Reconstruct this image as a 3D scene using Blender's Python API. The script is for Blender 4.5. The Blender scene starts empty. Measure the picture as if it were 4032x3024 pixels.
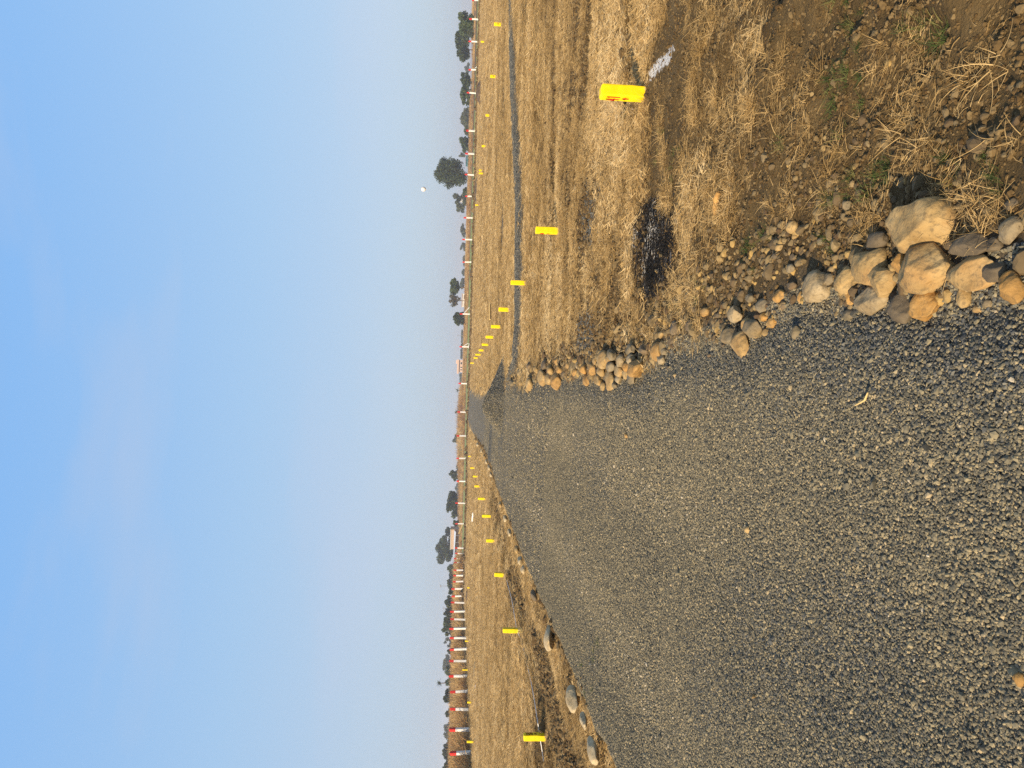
import bpy, bmesh, math, random
import numpy as np
from mathutils import Vector, Matrix, Euler

random.seed(7)
RNG = np.random.default_rng(11)
R = math.radians
SC = bpy.context.scene
COL = SC.collection

# ------------------------------------------------------------------ camera
F_PX, CX, CY = 2912.0, 2016.0, 1512.0      # focal length and centre in photo pixels
HOR, TILT = 1808.0, 0.0265                 # horizon column at the centre row, and its slope
CAM_H = 1.5
pitch = math.atan((CX - HOR) / F_PX)
v_fwd = Vector((0, math.cos(pitch), -math.sin(pitch)))
v_up = Vector((0, math.sin(pitch), math.cos(pitch)))
v_right = Vector((1, 0, 0))
camX = (v_right * TILT - v_up).normalized()
camY = (v_right + v_up * TILT).normalized()
camZ = -v_fwd
cam_data = bpy.data.cameras.new('camera')
cam_data.sensor_width = 36.0
cam_data.lens = 36.0 * F_PX / 4032.0
cam_data.clip_start = 0.05
cam_data.clip_end = 8000
cam = bpy.data.objects.new('camera', cam_data)
COL.objects.link(cam)
M = Matrix((camX, camY, camZ)).transposed().to_4x4()
M.translation = Vector((0, 0, CAM_H))
cam.matrix_world = M
SC.camera = cam

# ------------------------------------------------------------------ light
SUN_DIR = Vector((-0.74, -0.67, 0)).normalized()       # towards the sun, on the ground
SUN_EL = R(25)
to_sun = Vector((SUN_DIR.x * math.cos(SUN_EL), SUN_DIR.y * math.cos(SUN_EL), math.sin(SUN_EL)))
sd = bpy.data.lights.new('sun', 'SUN')
sd.energy = 5.0
sd.angle = R(1.0)
sd.color = (1.0, 0.82, 0.57)
sun = bpy.data.objects.new('sun', sd)
COL.objects.link(sun)
sun.location = (0, 0, 30)
sun.rotation_euler = to_sun.to_track_quat('Z', 'Y').to_euler()

world = bpy.data.worlds.new('World')
SC.world = world
world.use_nodes = True
wt = world.node_tree
wt.nodes.clear()
w_out = wt.nodes.new('ShaderNodeOutputWorld')
w_bg = wt.nodes.new('ShaderNodeBackground')
w_sky = wt.nodes.new('ShaderNodeTexSky')
w_sky.sky_type = 'NISHITA'
w_sky.sun_disc = False
w_sky.sun_elevation = SUN_EL
w_sky.sun_rotation = math.atan2(SUN_DIR.x, SUN_DIR.y)
w_sky.air_density = 1.0
w_sky.dust_density = 1.6
w_sky.ozone_density = 2.2
w_bg.inputs['Strength'].default_value = 0.12
# hazy sky: the physical sky tinted by elevation, with faint high cloud
w_co = wt.nodes.new('ShaderNodeTexCoord')
w_sep = wt.nodes.new('ShaderNodeSeparateXYZ')
wt.links.new(w_co.outputs['Generated'], w_sep.inputs[0])
w_rmp = wt.nodes.new('ShaderNodeValToRGB')
e_ = w_rmp.color_ramp.elements
while len(e_) < 6: e_.new(0.5)
SKYK = 0.82
for q_, (p_, c_) in zip(e_, [(0.0, (3.75, 4.45, 5.30)), (0.10, (3.55, 4.45, 5.60)), (0.26, (2.85, 4.35, 6.20)), (0.50, (1.95, 3.85, 6.80)), (0.75, (2.2, 2.9, 4.3)), (1.0, (2.2, 2.7, 3.7))]):
    q_.position = p_; q_.color = tuple(v_ * SKYK / 8 for v_ in c_) + (1,)
w_mul = wt.nodes.new('ShaderNodeVectorMath'); w_mul.operation = 'SCALE'; w_mul.inputs['Scale'].default_value = 8.0
wt.links.new(w_sep.outputs[2], w_rmp.inputs[0])
w_map = wt.nodes.new('ShaderNodeMapping'); w_map.inputs['Scale'].default_value = (1.2, 1.2, 5.0)
wt.links.new(w_co.outputs['Generated'], w_map.inputs[0])
w_ns = wt.nodes.new('ShaderNodeTexNoise'); w_ns.inputs['Scale'].default_value = 1.5; w_ns.inputs['Detail'].default_value = 5
wt.links.new(w_map.outputs[0], w_ns.inputs['Vector'])
w_cr = wt.nodes.new('ShaderNodeValToRGB')
w_cr.color_ramp.elements[0].position = 0.54; w_cr.color_ramp.elements[0].color = (0, 0, 0, 1)
w_cr.color_ramp.elements[1].position = 0.80; w_cr.color_ramp.elements[1].color = (0.6, 0.6, 0.6, 1)
wt.links.new(w_ns.outputs['Fac'], w_cr.inputs[0])
w_cl = wt.nodes.new('ShaderNodeMix'); w_cl.data_type = 'RGBA'
wt.links.new(w_cr.outputs[0], w_cl.inputs[0])
wt.links.new(w_rmp.outputs[0], w_cl.inputs[6]); w_cl.inputs[7].default_value = (0.40, 0.46, 0.58, 1)
wt.links.new(w_cl.outputs[2], w_mul.inputs[0])
w_mix = wt.nodes.new('ShaderNodeMix'); w_mix.data_type = 'RGBA'; w_mix.inputs[0].default_value = 0.85
wt.links.new(w_sky.outputs[0], w_mix.inputs[6]); wt.links.new(w_mul.outputs[0], w_mix.inputs[7])
wt.links.new(w_mix.outputs[2], w_bg.inputs[0])
wt.links.new(w_bg.outputs[0], w_out.inputs[0])

SC.view_settings.view_transform = 'Standard'
SC.view_settings.look = 'None'
SC.view_settings.gamma = 1.0
SC.view_settings.exposure = 0.52
SC.cycles.volume_bounces = 1
SC.cycles.max_bounces = 6
SC.cycles.use_denoising = False

# ------------------------------------------------------------------ geometry of the photograph
def ray(x, y):
    return (camX * ((x - CX) / F_PX) + camY * (-(y - CY) / F_PX) - camZ)

def at(x, y, z=0.0):                       # the point of the plane at height z seen at a photo pixel
    d = ray(x, y)
    t = (z - CAM_H) / d.z
    return Vector((d.x * t, d.y * t, z))

def at_d(x, y, dist):                      # the point at a given distance ahead
    d = ray(x, y)
    t = dist / d.y
    return Vector((d.x * t, d.y * t, CAM_H + d.z * t))

# ------------------------------------------------------------------ noise
def _hash(ix, iy, seed):
    h = (ix.astype(np.int64) * 374761393 + iy.astype(np.int64) * 668265263 + seed * 1442695041) & 0xFFFFFFFF
    h = ((h ^ (h >> 13)) * 1274126177) & 0xFFFFFFFF
    h = h ^ (h >> 16)
    return (h & 0xFFFF) / 65535.0

def vnoise(x, y, seed=0):
    ix, iy = np.floor(x), np.floor(y)
    fx, fy = x - ix, y - iy
    fx = fx * fx * (3 - 2 * fx)
    fy = fy * fy * (3 - 2 * fy)
    a = _hash(ix, iy, seed); b = _hash(ix + 1, iy, seed)
    c = _hash(ix, iy + 1, seed); d = _hash(ix + 1, iy + 1, seed)
    return (a + (b - a) * fx) * (1 - fy) + (c + (d - c) * fx) * fy

def fbm(x, y, seed=0, octv=3):
    s, a, t = 0, 0.5, 0
    for k in range(octv):
        s = s + a * vnoise(x * 2 ** k, y * 2 ** k, seed + 17 * k)
        t += a
        a *= 0.55
    return s / t

def sstep(a, b, x):
    t = np.clip((x - a) / (b - a), 0, 1)
    return t * t * (3 - 2 * t)

# ------------------------------------------------------------------ layout of the ground
ROAD_Z = 0.11
left_px = [(2480, 3230), (2390, 3010), (2290, 2790), (2190, 2535), (2130, 2400), (2072, 2250), (2020, 2110), (1985, 2010), (1955, 1925), (1930, 1840),
           (1905, 1780), (1891, 1762), (1868, 1720), (1849, 1688)]
right_px = [(4032, 1130), (3900, 1170), (3750, 1200), (3600, 1195), (3450, 1180), (3300, 1205), (3100, 1262), (2950, 1320),
            (2800, 1345), (2700, 1390), (2600, 1440), (2500, 1475), (2420, 1500), (2300, 1490), (2180, 1500), (2080, 1510),
            (1990, 1528), (1920, 1545), (1880, 1540), (1849, 1524)]
L = np.array([[p.x, p.y] for p in (at(x, y, ROAD_Z) for x, y in left_px)])
Rr = np.array([[p.x, p.y] for p in (at(x, y, 0.02) for x, y in right_px)])
L = np.vstack([[L[0, 0] + 0.1, -6], [L[0, 0], 3.0], L])
Rr = np.vstack([[0.55, -6], [0.42, 0.5], Rr])
L = L[np.argsort(L[:, 1])]
Rr = Rr[np.argsort(Rr[:, 1])]
ROAD_END = 105.0

def road_l(y): return np.interp(y, L[:, 1], L[:, 0]) + 0.10 * (vnoise(y * 1.7, y * 0 + 3.3, 5) - 0.5)
def road_r(y): return np.interp(y, Rr[:, 1], Rr[:, 0]) + 0.22 * (fbm(y * 2.1, y * 0 + 9.3, 8) - 0.5)

# windrow of gravel that runs over the field from the pile to the right
wr = np.array([[p.x, p.y] for p in (at(x, y) for x, y in [(2006, 1520), (2036, 1420), (2047, 1250), (2051, 1000), (2049, 800), (2041, 600), (2032, 500), (2022, 250), (2014, 60), (2010, -300)])])
wr = wr[np.argsort(wr[:, 0])]
def windrow(x, y):
    c = np.interp(x, wr[:, 0], wr[:, 1])
    w = 1.15 + 0.6 * (fbm(x * 0.9, x * 0 + 1, 31) - 0.5)
    w = w * np.interp(x, [0, 1.5, 8, 11, 40], [1.1, 1.0, 1.0, 1.0, 0.7])
    m = np.exp(-((y - c) / (w * 0.55)) ** 2)
    return m * (x > wr[0, 0] - 0.4) * np.interp(x, [6, 9, 13, 30], [1, 0.95, 0.7, 0.4])

PILE = at(1985, 1606)
PILE_R, PILE_H = 1.35, 0.72

def in_road(x, y):
    u, v = x - road_l(y), road_r(y) - x
    return sstep(0.02, 0.28, u) * sstep(-0.08, 0.35, v) * (1 - sstep(ROAD_END, ROAD_END + 1.5, y))

def road_top(x, y):
    l, r = road_l(y), road_r(y)
    t = np.clip((x - l) / np.maximum(r - l, 0.5), 0, 1)
    s = 0.115 - 0.095 * t
    return s + 0.035 * (fbm(x * 0.5, y * 0.35, 71) - 0.5) + 0.014 * (fbm(x * 2.4, y * 1.7, 72) - 0.5)

def trench(x, y):
    c = np.interp(y, [0, 9, 15, 26, 36], [-5.15, -5.0, -5.05, -4.8, -4.6]) + 0.35 * (fbm(y * 0.5, y * 0, 41) - 0.5)
    w = 0.50 + 0.50 * (fbm(y * 0.8, y * 0 + 4, 43) - 0.3)
    return np.exp(-((x - c) / w) ** 2) * (1 - sstep(30, 37, y)) * (0.55 + 0.8 * fbm(y * 1.1, y * 0 + 7, 47))

def trench2(x, y):
    c = -6.4 + 0.7 * (fbm(y * 0.4, y * 0, 44) - 0.5)
    return np.exp(-((x - c) / (0.3 + 0.3 * fbm(y * 0.9, y * 0 + 4, 45))) ** 2) * (1 - sstep(12, 16, y)) * sstep(0.42, 0.6, fbm(y * 0.9, y * 0 + 7, 48))

def furrow(x, y):
    a = np.exp(-((y - 6.75 - 0.22 * (fbm(x * 1.4, x * 0, 51) - 0.5) - 0.05 * (x - 3)) / 0.13) ** 2) * sstep(2.5, 2.8, x) * (1 - sstep(7, 9, x))
    b = np.exp(-((y - 12.5 - 0.5 * (fbm(x * 0.9, x * 0, 53) - 0.5)) / 0.22) ** 2) * sstep(2.4, 2.8, x) * (1 - sstep(4.6, 6, x))
    c = np.exp(-((y - 9.2 - 0.5 * (fbm(x * 0.9, x * 0, 57) - 0.5)) / 0.16) ** 2) * sstep(3.2, 3.8, x) * (1 - sstep(5.6, 7, x)) * 0.6
    return np.maximum(np.maximum(a, b), c)

def far_ridge_c(x):
    return 97 + 9 * np.exp(-((x + 4) / 7.0) ** 2) - 0.02 * np.minimum(x, 0) * -1 + 1.4 * (fbm(x * 0.15, x * 0, 61) - 0.5)

def ground_h(x, y):
    near = 1 - sstep(25, 60, y)
    z = 0.05 * (fbm(x * 0.6, y * 0.9, 1) - 0.5) + near * 0.050 * (fbm(x * 3.1, y * 4.0, 2) - 0.5)
    z = z + near * 0.022 * (fbm(x * 11, y * 13, 3) - 0.5) * 2
    lump = (1 - sstep(3.5, 7, y)) * sstep(0.6, 1.6, x)
    z = z + lump * (0.12 * (fbm(x * 4.5, y * 4.5, 4) ** 2 - 0.25) + 0.03 * (vnoise(x * 17, y * 17, 14) ** 2 - 0.3))
    z = z - 0.38 * trench(x, y) - 0.16 * trench2(x, y) - 0.10 * furrow(x, y)
    bank = np.exp(-((x - (road_l(y) - 0.70)) / 0.34) ** 2) * (1 - sstep(34, 48, y)) * sstep(0.25, 0.6, fbm(x * 1.2, y * 0.7, 112)) * 1.3
    z = z + 0.045 * bank * (0.5 + fbm(x * 1.3, y * 1.3, 6))
    z = z + 0.12 * windrow(x, y)
    c = far_ridge_c(x)
    z = z + 0.20 * np.exp(-((y - c) / 0.9) ** 2) * (0.5 + fbm(x * 0.8, y * 0.8, 65))
    # the land falls gently away behind the far fence
    z = z - 0.012 * np.maximum(y - 240, 0) * (y < 900) - 7.9 * (y >= 900)
    r = in_road(x, y)
    z = z * (1 - r) + (road_top(x, y) - 0.12) * r
    return z

def road_h(x, y):
    u, v = x - road_l(y), road_r(y) - x
    ruts = 0.010 * np.cos((x + 1.6) * 3.6) * (1 - sstep(20, 60, y))
    s = road_top(x, y) + ruts
    s = s + 0.045 * np.exp(-((y - 32.6 - 0.10 * (x + 2) - 0.6 * (fbm(x * 0.5, x * 0, 73) - 0.5)) / 0.8) ** 2)
    dx, dy = x - PILE.x, y - PILE.y
    s = s + 0.05 * np.exp(-(dx * dx + dy * dy) / 4.5)
    return s - 0.24 * (1 - sstep(-0.08, 0.20, u + 0.05 * (vnoise(x * 6, y * 6, 74) - 0.5))) - 0.14 * (1 - sstep(-0.45, 0.30, v))

def surf_h(x, y):                            # whichever sheet is on top
    return np.maximum(ground_h(x, y), road_h(x, y))

def hz(x, y):
    return float(surf_h(np.array([x], float), np.array([y], float))[0])

def at_ground(x, y, lift=0.0):               # the ground point seen at a photo pixel
    p = at(x, y, lift)
    for _ in range(6):
        p = at(x, y, hz(p.x, p.y) + lift)
    return p

# ------------------------------------------------------------------ mesh helpers
def mesh_np(name, verts, faces=None, smooth=False):
    me = bpy.data.meshes.new(name)
    verts = np.asarray(verts, np.float32)
    if faces is None:
        me.vertices.add(len(verts))
        me.vertices.foreach_set('co', verts.ravel())
        me.update()
        return me
    faces = np.asarray(faces, np.int32)
    n, k = faces.shape
    me.vertices.add(len(verts))
    me.vertices.foreach_set('co', verts.ravel())
    me.loops.add(n * k)
    me.loops.foreach_set('vertex_index', faces.ravel())
    me.polygons.add(n)
    me.polygons.foreach_set('loop_start', np.arange(0, n * k, k, dtype=np.int32))
    me.polygons.foreach_set('loop_total', np.full(n, k, np.int32))
    me.polygons.foreach_set('use_smooth', np.full(n, smooth, bool))
    me.update(calc_edges=True)
    return me

def link(name, me, mat=None, parent=None, loc=None):
    o = bpy.data.objects.new(name, me)
    COL.objects.link(o)
    if mat is not None:
        me.materials.append(mat)
    if parent is not None:
        o.parent = parent
    if loc is not None:
        o.location = loc
    return o

def empty(name, loc=(0, 0, 0), rz=0.0):
    o = bpy.data.objects.new(name, None)
    o.empty_display_size = 0.2
    COL.objects.link(o)
    o.location = loc
    o.rotation_euler = (0, 0, rz)
    return o

def tag(o, label=None, cat=None, group=None, kind=None):
    if label: o['label'] = label
    if cat: o['category'] = cat
    if group: o['group'] = group
    if kind: o['kind'] = kind
    return o

class MB:                                     # collects shapes for one mesh
    def __init__(self): self.v, self.f = [], []
    def add(self, vs, fs):
        b = len(self.v)
        self.v += [tuple(p) for p in vs]
        self.f += [tuple(i + b for i in f) for f in fs]
    def box(self, x0, x1, y0, y1, z0, z1, top=1.0):
        cx, cy = (x0 + x1) / 2, (y0 + y1) / 2
        q = [(x0, y0), (x1, y0), (x1, y1), (x0, y1)]
        vs = [(x, y, z0) for x, y in q] + [(cx + (x - cx) * top, cy + (y - cy) * top, z1) for x, y in q]
        self.add(vs, [(3, 2, 1, 0), (4, 5, 6, 7)] + [(i, (i + 1) % 4, 4 + (i + 1) % 4, 4 + i) for i in range(4)])
    def tube(self, pts, rads, n=7):
        pts = [Vector(p) for p in pts]
        rings = []
        for i, p in enumerate(pts):
            a = pts[max(i - 1, 0)]; b = pts[min(i + 1, len(pts) - 1)]
            t = (b - a).normalized()
            s = t.cross(Vector((0.31, 0.87, 0.11)) if abs(t.z) > 0.8 else Vector((0, 0, 1))).normalized()
            u = s.cross(t)
            rings.append([p + (s * math.cos(k * 2 * math.pi / n) + u * math.sin(k * 2 * math.pi / n)) * rads[i] for k in range(n)])
        vs = [q for r_ in rings for q in r_]
        fs = []
        for i in range(len(pts) - 1):
            for k in range(n):
                fs.append((i * n + k, i * n + (k + 1) % n, (i + 1) * n + (k + 1) % n, (i + 1) * n + k))
        fs.append(tuple(range(n))[::-1])
        fs.append(tuple((len(pts) - 1) * n + k for k in range(n)))
        self.add(vs, fs)
    def build(self, name, mat, parent=None, loc=None, smooth=False, bevel=0):
        me = bpy.data.meshes.new(name)
        me.from_pydata(self.v, [], self.f)
        if smooth:
            me.polygons.foreach_set('use_smooth', np.full(len(me.polygons), True))
        me.update()
        o = link(name, me, mat, parent, loc)
        if bevel:
            bm = bmesh.new(); bm.from_mesh(me)
            bmesh.ops.bevel(bm, geom=list(bm.edges), offset=bevel, segments=2, affect='EDGES', profile=0.6)
            bm.to_mesh(me); bm.free()
        return o

# ------------------------------------------------------------------ material helpers
class NT:
    def __init__(self, name):
        self.m = bpy.data.materials.new(name)
        self.m.use_nodes = True
        self.t = self.m.node_tree
        self.b = self.t.nodes['Principled BSDF']
        self.b.inputs['Roughness'].default_value = 0.85
        self.b.inputs['Specular IOR Level'].default_value = 0.25
    def n(self, kind, **kw):
        x = self.t.nodes.new('ShaderNode' + kind)
        for k, v in kw.items(): setattr(x, k, v)
        return x
    def set(self, sock, val):
        if isinstance(val, bpy.types.NodeSocket): self.t.links.new(val, sock)
        else: sock.default_value = val
    def coord(self, which='Object', scale=(1, 1, 1)):
        c = self.n('TexCoord').outputs[which]
        mp = self.n('Mapping')
        mp.inputs['Scale'].default_value = scale
        self.t.links.new(c, mp.inputs[0])
        return mp.outputs[0]
    def noise(self, co, scale=5, detail=4, rough=0.55, dist=0.0):
        x = self.n('TexNoise')
        self.set(x.inputs['Vector'], co)
        x.inputs['Scale'].default_value = scale; x.inputs['Detail'].default_value = detail
        x.inputs['Roughness'].default_value = rough; x.inputs['Distortion'].default_value = dist
        return x.outputs['Fac']
    def voro(self, co, scale=5, out='Distance', rnd=1.0, feature='F1'):
        x = self.n('TexVoronoi', feature=feature)
        self.set(x.inputs['Vector'], co)
        x.inputs['Scale'].default_value = scale
        x.inputs['Randomness'].default_value = rnd
        return x.outputs[out]
    def ramp(self, fac, stops, interp='LINEAR'):
        x = self.n('ValToRGB')
        self.set(x.inputs[0], fac)
        e = x.color_ramp.elements
        x.color_ramp.interpolation = interp
        while len(e) < len(stops): e.new(0.5)
        for q, (p, c) in zip(e, stops):
            q.position = p
            q.color = (*c, 1) if not np.isscalar(c) else (c, c, c, 1)
        return x.outputs[0]
    def mix(self, fac, a, b, blend='MIX'):
        x = self.n('Mix', data_type='RGBA', blend_type=blend)
        self.set(x.inputs[0], fac)
        for s, v in ((x.inputs[6], a), (x.inputs[7], b)):
            self.set(s, v if isinstance(v, bpy.types.NodeSocket) else (*v, 1))
        return x.outputs[2]
    def math(self, op, a, b=0.0, clamp=False):
        x = self.n('Math', operation=op, use_clamp=clamp)
        self.set(x.inputs[0], a); self.set(x.inputs[1], b)
        return x.outputs[0]
    def attr(self, name, kind='GEOMETRY', out='Fac'):
        x = self.n('Attribute', attribute_type=kind, attribute_name=name)
        return x.outputs[out]
    def bump(self, h, strength=0.5, dist=0.02):
        x = self.n('Bump')
        self.set(x.inputs['Height'], h)
        x.inputs['Strength'].default_value = strength
        x.inputs['Distance'].default_value = dist
        self.t.links.new(x.outputs[0], self.b.inputs['Normal'])
    def color(self, c): self.set(self.b.inputs['Base Color'], c if isinstance(c, bpy.types.NodeSocket) else (*c, 1))

def simple(name, c, c2=None, scale=6, rough=0.8, bump=0.0, spec=0.25):
    t = NT(name)
    co = t.coord()
    n = t.noise(co, scale, 5)
    if c2 is None: c2 = tuple(v * 0.75 for v in c)
    t.color(t.ramp(n, [(0.3, c2), (0.7, c)]))
    t.b.inputs['Roughness'].default_value = rough
    t.b.inputs['Specular IOR Level'].default_value = spec
    if bump: t.bump(t.noise(co, scale * 4, 5), bump, 0.01)
    return t.m

# soil and stubble field
def field_material():
    t = NT('field_soil')
    co = t.coord('Object')
    st = t.coord('Object', (0.55, 2.6, 1))
    soil = t.ramp(t.noise(co, 2.3, 8, 0.65), [(0.28, (0.060, 0.036, 0.013)), (0.5, (0.115, 0.073, 0.028)), (0.75, (0.19, 0.128, 0.055))])
    soil = t.mix(t.math('MULTIPLY', t.noise(co, 0.45, 4), 0.55), soil, (0.110, 0.082, 0.046))
    n1 = t.noise(st, 7.0, 6, 0.7, 0.6)
    n2 = t.noise(t.coord('Object', (0.16, 1.1, 1)), 1.6, 6, 0.72, 0.3)
    n3 = t.noise(t.coord('Object', (0.03, 0.30, 1)), 1.0, 5, 0.7)
    s = t.math('ADD', t.math('MULTIPLY', n1, 0.40), t.math('MULTIPLY', n2, 0.42))
    s = t.math('ADD', s, t.math('MULTIPLY', n3, 0.30))
    soil = t.mix(t.attr('broken_shade'), soil, (0.030, 0.019, 0.010))  # trench soil near black: damp earth and shade together in the colour
    stm = t.attr('straw')
    fac = t.ramp(t.math('ADD', s, t.math('MULTIPLY', t.math('SUBTRACT', stm, 0.58), 0.34)), [(0.50, 0.0), (0.58, 1.0)])
    fac = t.math('MULTIPLY', fac, t.math('MINIMUM', t.math('MULTIPLY', stm, 3.0), 1.0))
    straw = t.ramp(t.noise(st, 16, 6, 0.7), [(0.3, (0.18, 0.105, 0.040)), (0.5, (0.35, 0.225, 0.092)), (0.72, (0.58, 0.40, 0.185))])
    c = t.mix(fac, soil, straw)
    grass = t.ramp(t.noise(t.coord('Object', (0.2, 1, 1)), 0.8, 5, 0.6), [(0.3, (0.20, 0.25, 0.075)), (0.7, (0.31, 0.35, 0.13))])
    c = t.mix(t.attr('green'), c, grass)
    grav = t.ramp(t.voro(co, 42, 'Color'), [(0.1, (0.045, 0.050, 0.055)), (0.6, (0.12, 0.115, 0.10)), (0.95, (0.23, 0.20, 0.15))])
    gm = t.math('MULTIPLY', t.attr('gravel'), t.ramp(t.noise(co, 9, 4), [(0.25, 0.5), (0.5, 1.0)]))
    c = t.mix(gm, c, grav)
    scrub = t.ramp(t.noise(t.coord('Object', (0.05, 0.4, 1)), 1.0, 6, 0.7), [(0.3, (0.13, 0.070, 0.030)), (0.5, (0.26, 0.155, 0.065)), (0.72, (0.33, 0.24, 0.11))])
    c = t.mix(t.attr('scrub'), c, scrub)
    ash = t.ramp(t.noise(st, 5, 8, 0.75), [(0.48, (0.010, 0.009, 0.009)), (0.57, (0.035, 0.030, 0.028)), (0.66, (0.38, 0.36, 0.34))])
    bm = t.ramp(t.math('ADD', t.attr('burn'), t.math('MULTIPLY', t.math('SUBTRACT', t.noise(co, 9, 5), 0.5), 0.9)), [(0.22, 0.0), (0.38, 1.0)])
    c = t.mix(bm, c, ash)
    cm = t.ramp(t.math('ADD', t.attr('chalk'), t.math('MULTIPLY', t.math('SUBTRACT', t.noise(co, 24, 5), 0.5), 1.4)), [(0.55, 0.0), (0.75, 1.0)])
    c = t.mix(cm, c, (0.62, 0.60, 0.57))
    t.color(c)
    t.b.inputs['Roughness'].default_value = 0.95
    t.b.inputs['Specular IOR Level'].default_value = 0.1
    hgt = t.math('ADD', t.noise(co, 14, 8, 0.7), t.math('MULTIPLY', t.noise(co, 60, 4, 0.6), 0.4))
    hgt = t.math('ADD', hgt, t.math('MULTIPLY', fac, 0.7))
    t.bump(hgt, 0.9, 0.04)
    return t.m

def road_material():
    t = NT('road_gravel')
    co = t.coord('Object')
    v = t.voro(co, 46, 'Color')
    grav = t.ramp(v, [(0.05, (0.065, 0.064, 0.054)), (0.45, (0.145, 0.130, 0.098)), (0.75, (0.245, 0.205, 0.140)), (0.97, (0.38, 0.315, 0.205))])
    fresh = t.ramp(v, [(0.05, (0.038, 0.042, 0.044)), (0.6, (0.10, 0.10, 0.095)), (0.97, (0.20, 0.185, 0.145))])
    patch = t.ramp(t.noise(t.coord('Object', (0.9, 0.5, 1)), 0.8, 6, 0.62), [(0.42, 0.0), (0.75, 0.40)])
    c = t.mix(patch, grav, fresh)
    dust = t.mix(t.math('MAXIMUM', t.ramp(t.noise(t.coord('Object', (1.1, 0.18, 1)), 0.9, 5), [(0.35, 0.0), (0.75, 0.30)]), t.math('MULTIPLY', t.attr('track'), 0.28)), c, (0.29, 0.24, 0.165))
    c = t.mix(t.attr('fresh'), dust, fresh)
    t.color(c)
    t.b.inputs['Roughness'].default_value = 0.9
    t.b.inputs['Specular IOR Level'].default_value = 0.15
    h = t.math('SUBTRACT', 1.0, t.voro(co, 46))
    h = t.math('ADD', h, t.math('MULTIPLY', t.voro(t.coord('Object'), 21), -0.6))
    t.bump(h, 1.0, 0.03)
    return t.m

def chip_material(name, stops, rough=0.85):
    t = NT(name)
    r = t.attr('rnd', 'INSTANCER')
    c = t.ramp(r, stops)
    n = t.noise(t.coord('Object'), 1.6, 4)
    c = t.mix(t.ramp(n, [(0.3, 0.0), (0.7, 0.30)]), c, (0.30, 0.26, 0.19), 'MULTIPLY')
    t.color(c)
    t.b.inputs['Roughness'].default_value = rough
    t.b.inputs['Specular IOR Level'].default_value = 0.2
    return t.m

def blade_material(name, stops, trans=0.25):
    t = NT(name)
    r = t.attr('rnd', 'INSTANCER')
    c = t.ramp(r, stops)
    c = t.mix(t.ramp(t.noise(t.coord('Object'), 9, 3), [(0.3, 0.0), (0.7, 0.5)]), c, (0.65, 0.58, 0.45), 'MULTIPLY')
    t.color(c)
    t.b.inputs['Roughness'].default_value = 0.7
    t.b.inputs['Specular IOR Level'].default_value = 0.25
    tr = t.n('BsdfTranslucent')
    t.set(tr.inputs[0], c)
    mx = t.n('MixShader'); mx.inputs[0].default_value = trans
    t.t.links.new(t.b.outputs[0], mx.inputs[1]); t.t.links.new(tr.outputs[0], mx.inputs[2])
    t.t.links.new(mx.outputs[0], t.t.nodes['Material Output'].inputs['Surface'])
    return t.m

def stone_material(name, a, b, c, warm=(0.36, 0.20, 0.07)):
    t = NT(name)
    inf = t.n('ObjectInfo')
    co = t.n('Mapping')
    t.t.links.new(t.n('TexCoord').outputs['Object'], co.inputs[0])
    cmb = t.n('CombineXYZ')
    for i in range(3): t.set(cmb.inputs[i], t.math('MULTIPLY', inf.outputs['Random'], 37.0 + 11 * i))
    t.t.links.new(cmb.outputs[0], co.inputs['Location'])
    co = co.outputs[0]
    n = t.noise(co, 9, 6, 0.6)
    k = t.ramp(n, [(0.30, a), (0.52, b), (0.74, c)])
    st = t.ramp(t.noise(co, 5.5, 5, 0.6, 0.7), [(0.50, 0.0), (0.70, 0.65)])
    k = t.mix(st, k, warm)
    pit = t.ramp(t.noise(co, 55, 4, 0.6), [(0.34, 0.55), (0.48, 0.0)])
    k = t.mix(pit, k, (0.10, 0.075, 0.045))
    lich = t.ramp(t.noise(co, 13, 6, 0.7), [(0.68, 0.0), (0.76, 0.55)])
    k = t.mix(lich, k, (0.46, 0.42, 0.34))
    t.color(k)
    t.b.inputs['Roughness'].default_value = 0.82
    h = t.math('ADD', t.noise(co, 26, 8, 0.62), t.math('MULTIPLY', t.noise(co, 120, 3), 0.25))
    t.bump(h, 0.55, 0.012)
    return t.m

def leaf_material(name, a, b, c):
    t = NT(name)
    geo = t.n('NewGeometry')
    k = t.ramp(geo.outputs['Random Per Island'], [(0.0, a), (0.55, b), (1.0, c)])
    k = t.mix(t.ramp(t.noise(t.coord(), 0.5, 3), [(0.35, 0.0), (0.7, 0.6)]), k, c)
    t.color(k)
    t.b.inputs['Roughness'].default_value = 0.6
    tr = t.n('BsdfTranslucent'); t.set(tr.inputs[0], k)
    mx = t.n('MixShader'); mx.inputs[0].default_value = 0.25
    t.t.links.new(t.b.outputs[0], mx.inputs[1]); t.t.links.new(tr.outputs[0], mx.inputs[2])
    t.t.links.new(mx.outputs[0], t.t.nodes['Material Output'].inputs['Surface'])
    return t.m

def yellow_material():
    t = NT('yellow_paint')
    co = t.coord('Object')
    n = t.noise(co, 14, 5)
    c = t.ramp(n, [(0.3, (0.80, 0.57, 0.002)), (0.7, (0.92, 0.67, 0.003))])
    geo = t.n('SeparateXYZ'); t.t.links.new(t.coord('Object'), geo.inputs[0])
    low = t.math('ADD', t.math('MULTIPLY', geo.outputs[2], -9.0), t.math('MULTIPLY', t.noise(co, 22, 5), 1.1))
    chip = t.ramp(low, [(0.30, 0.0), (0.42, 1.0)])
    c = t.mix(t.math('MULTIPLY', chip, 0.75), c, (0.40, 0.34, 0.20))
    t.color(c)
    t.b.inputs['Roughness'].default_value = 0.6
    t.bump(t.noise(co, 60, 5), 0.25, 0.004)
    return t.m

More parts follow.
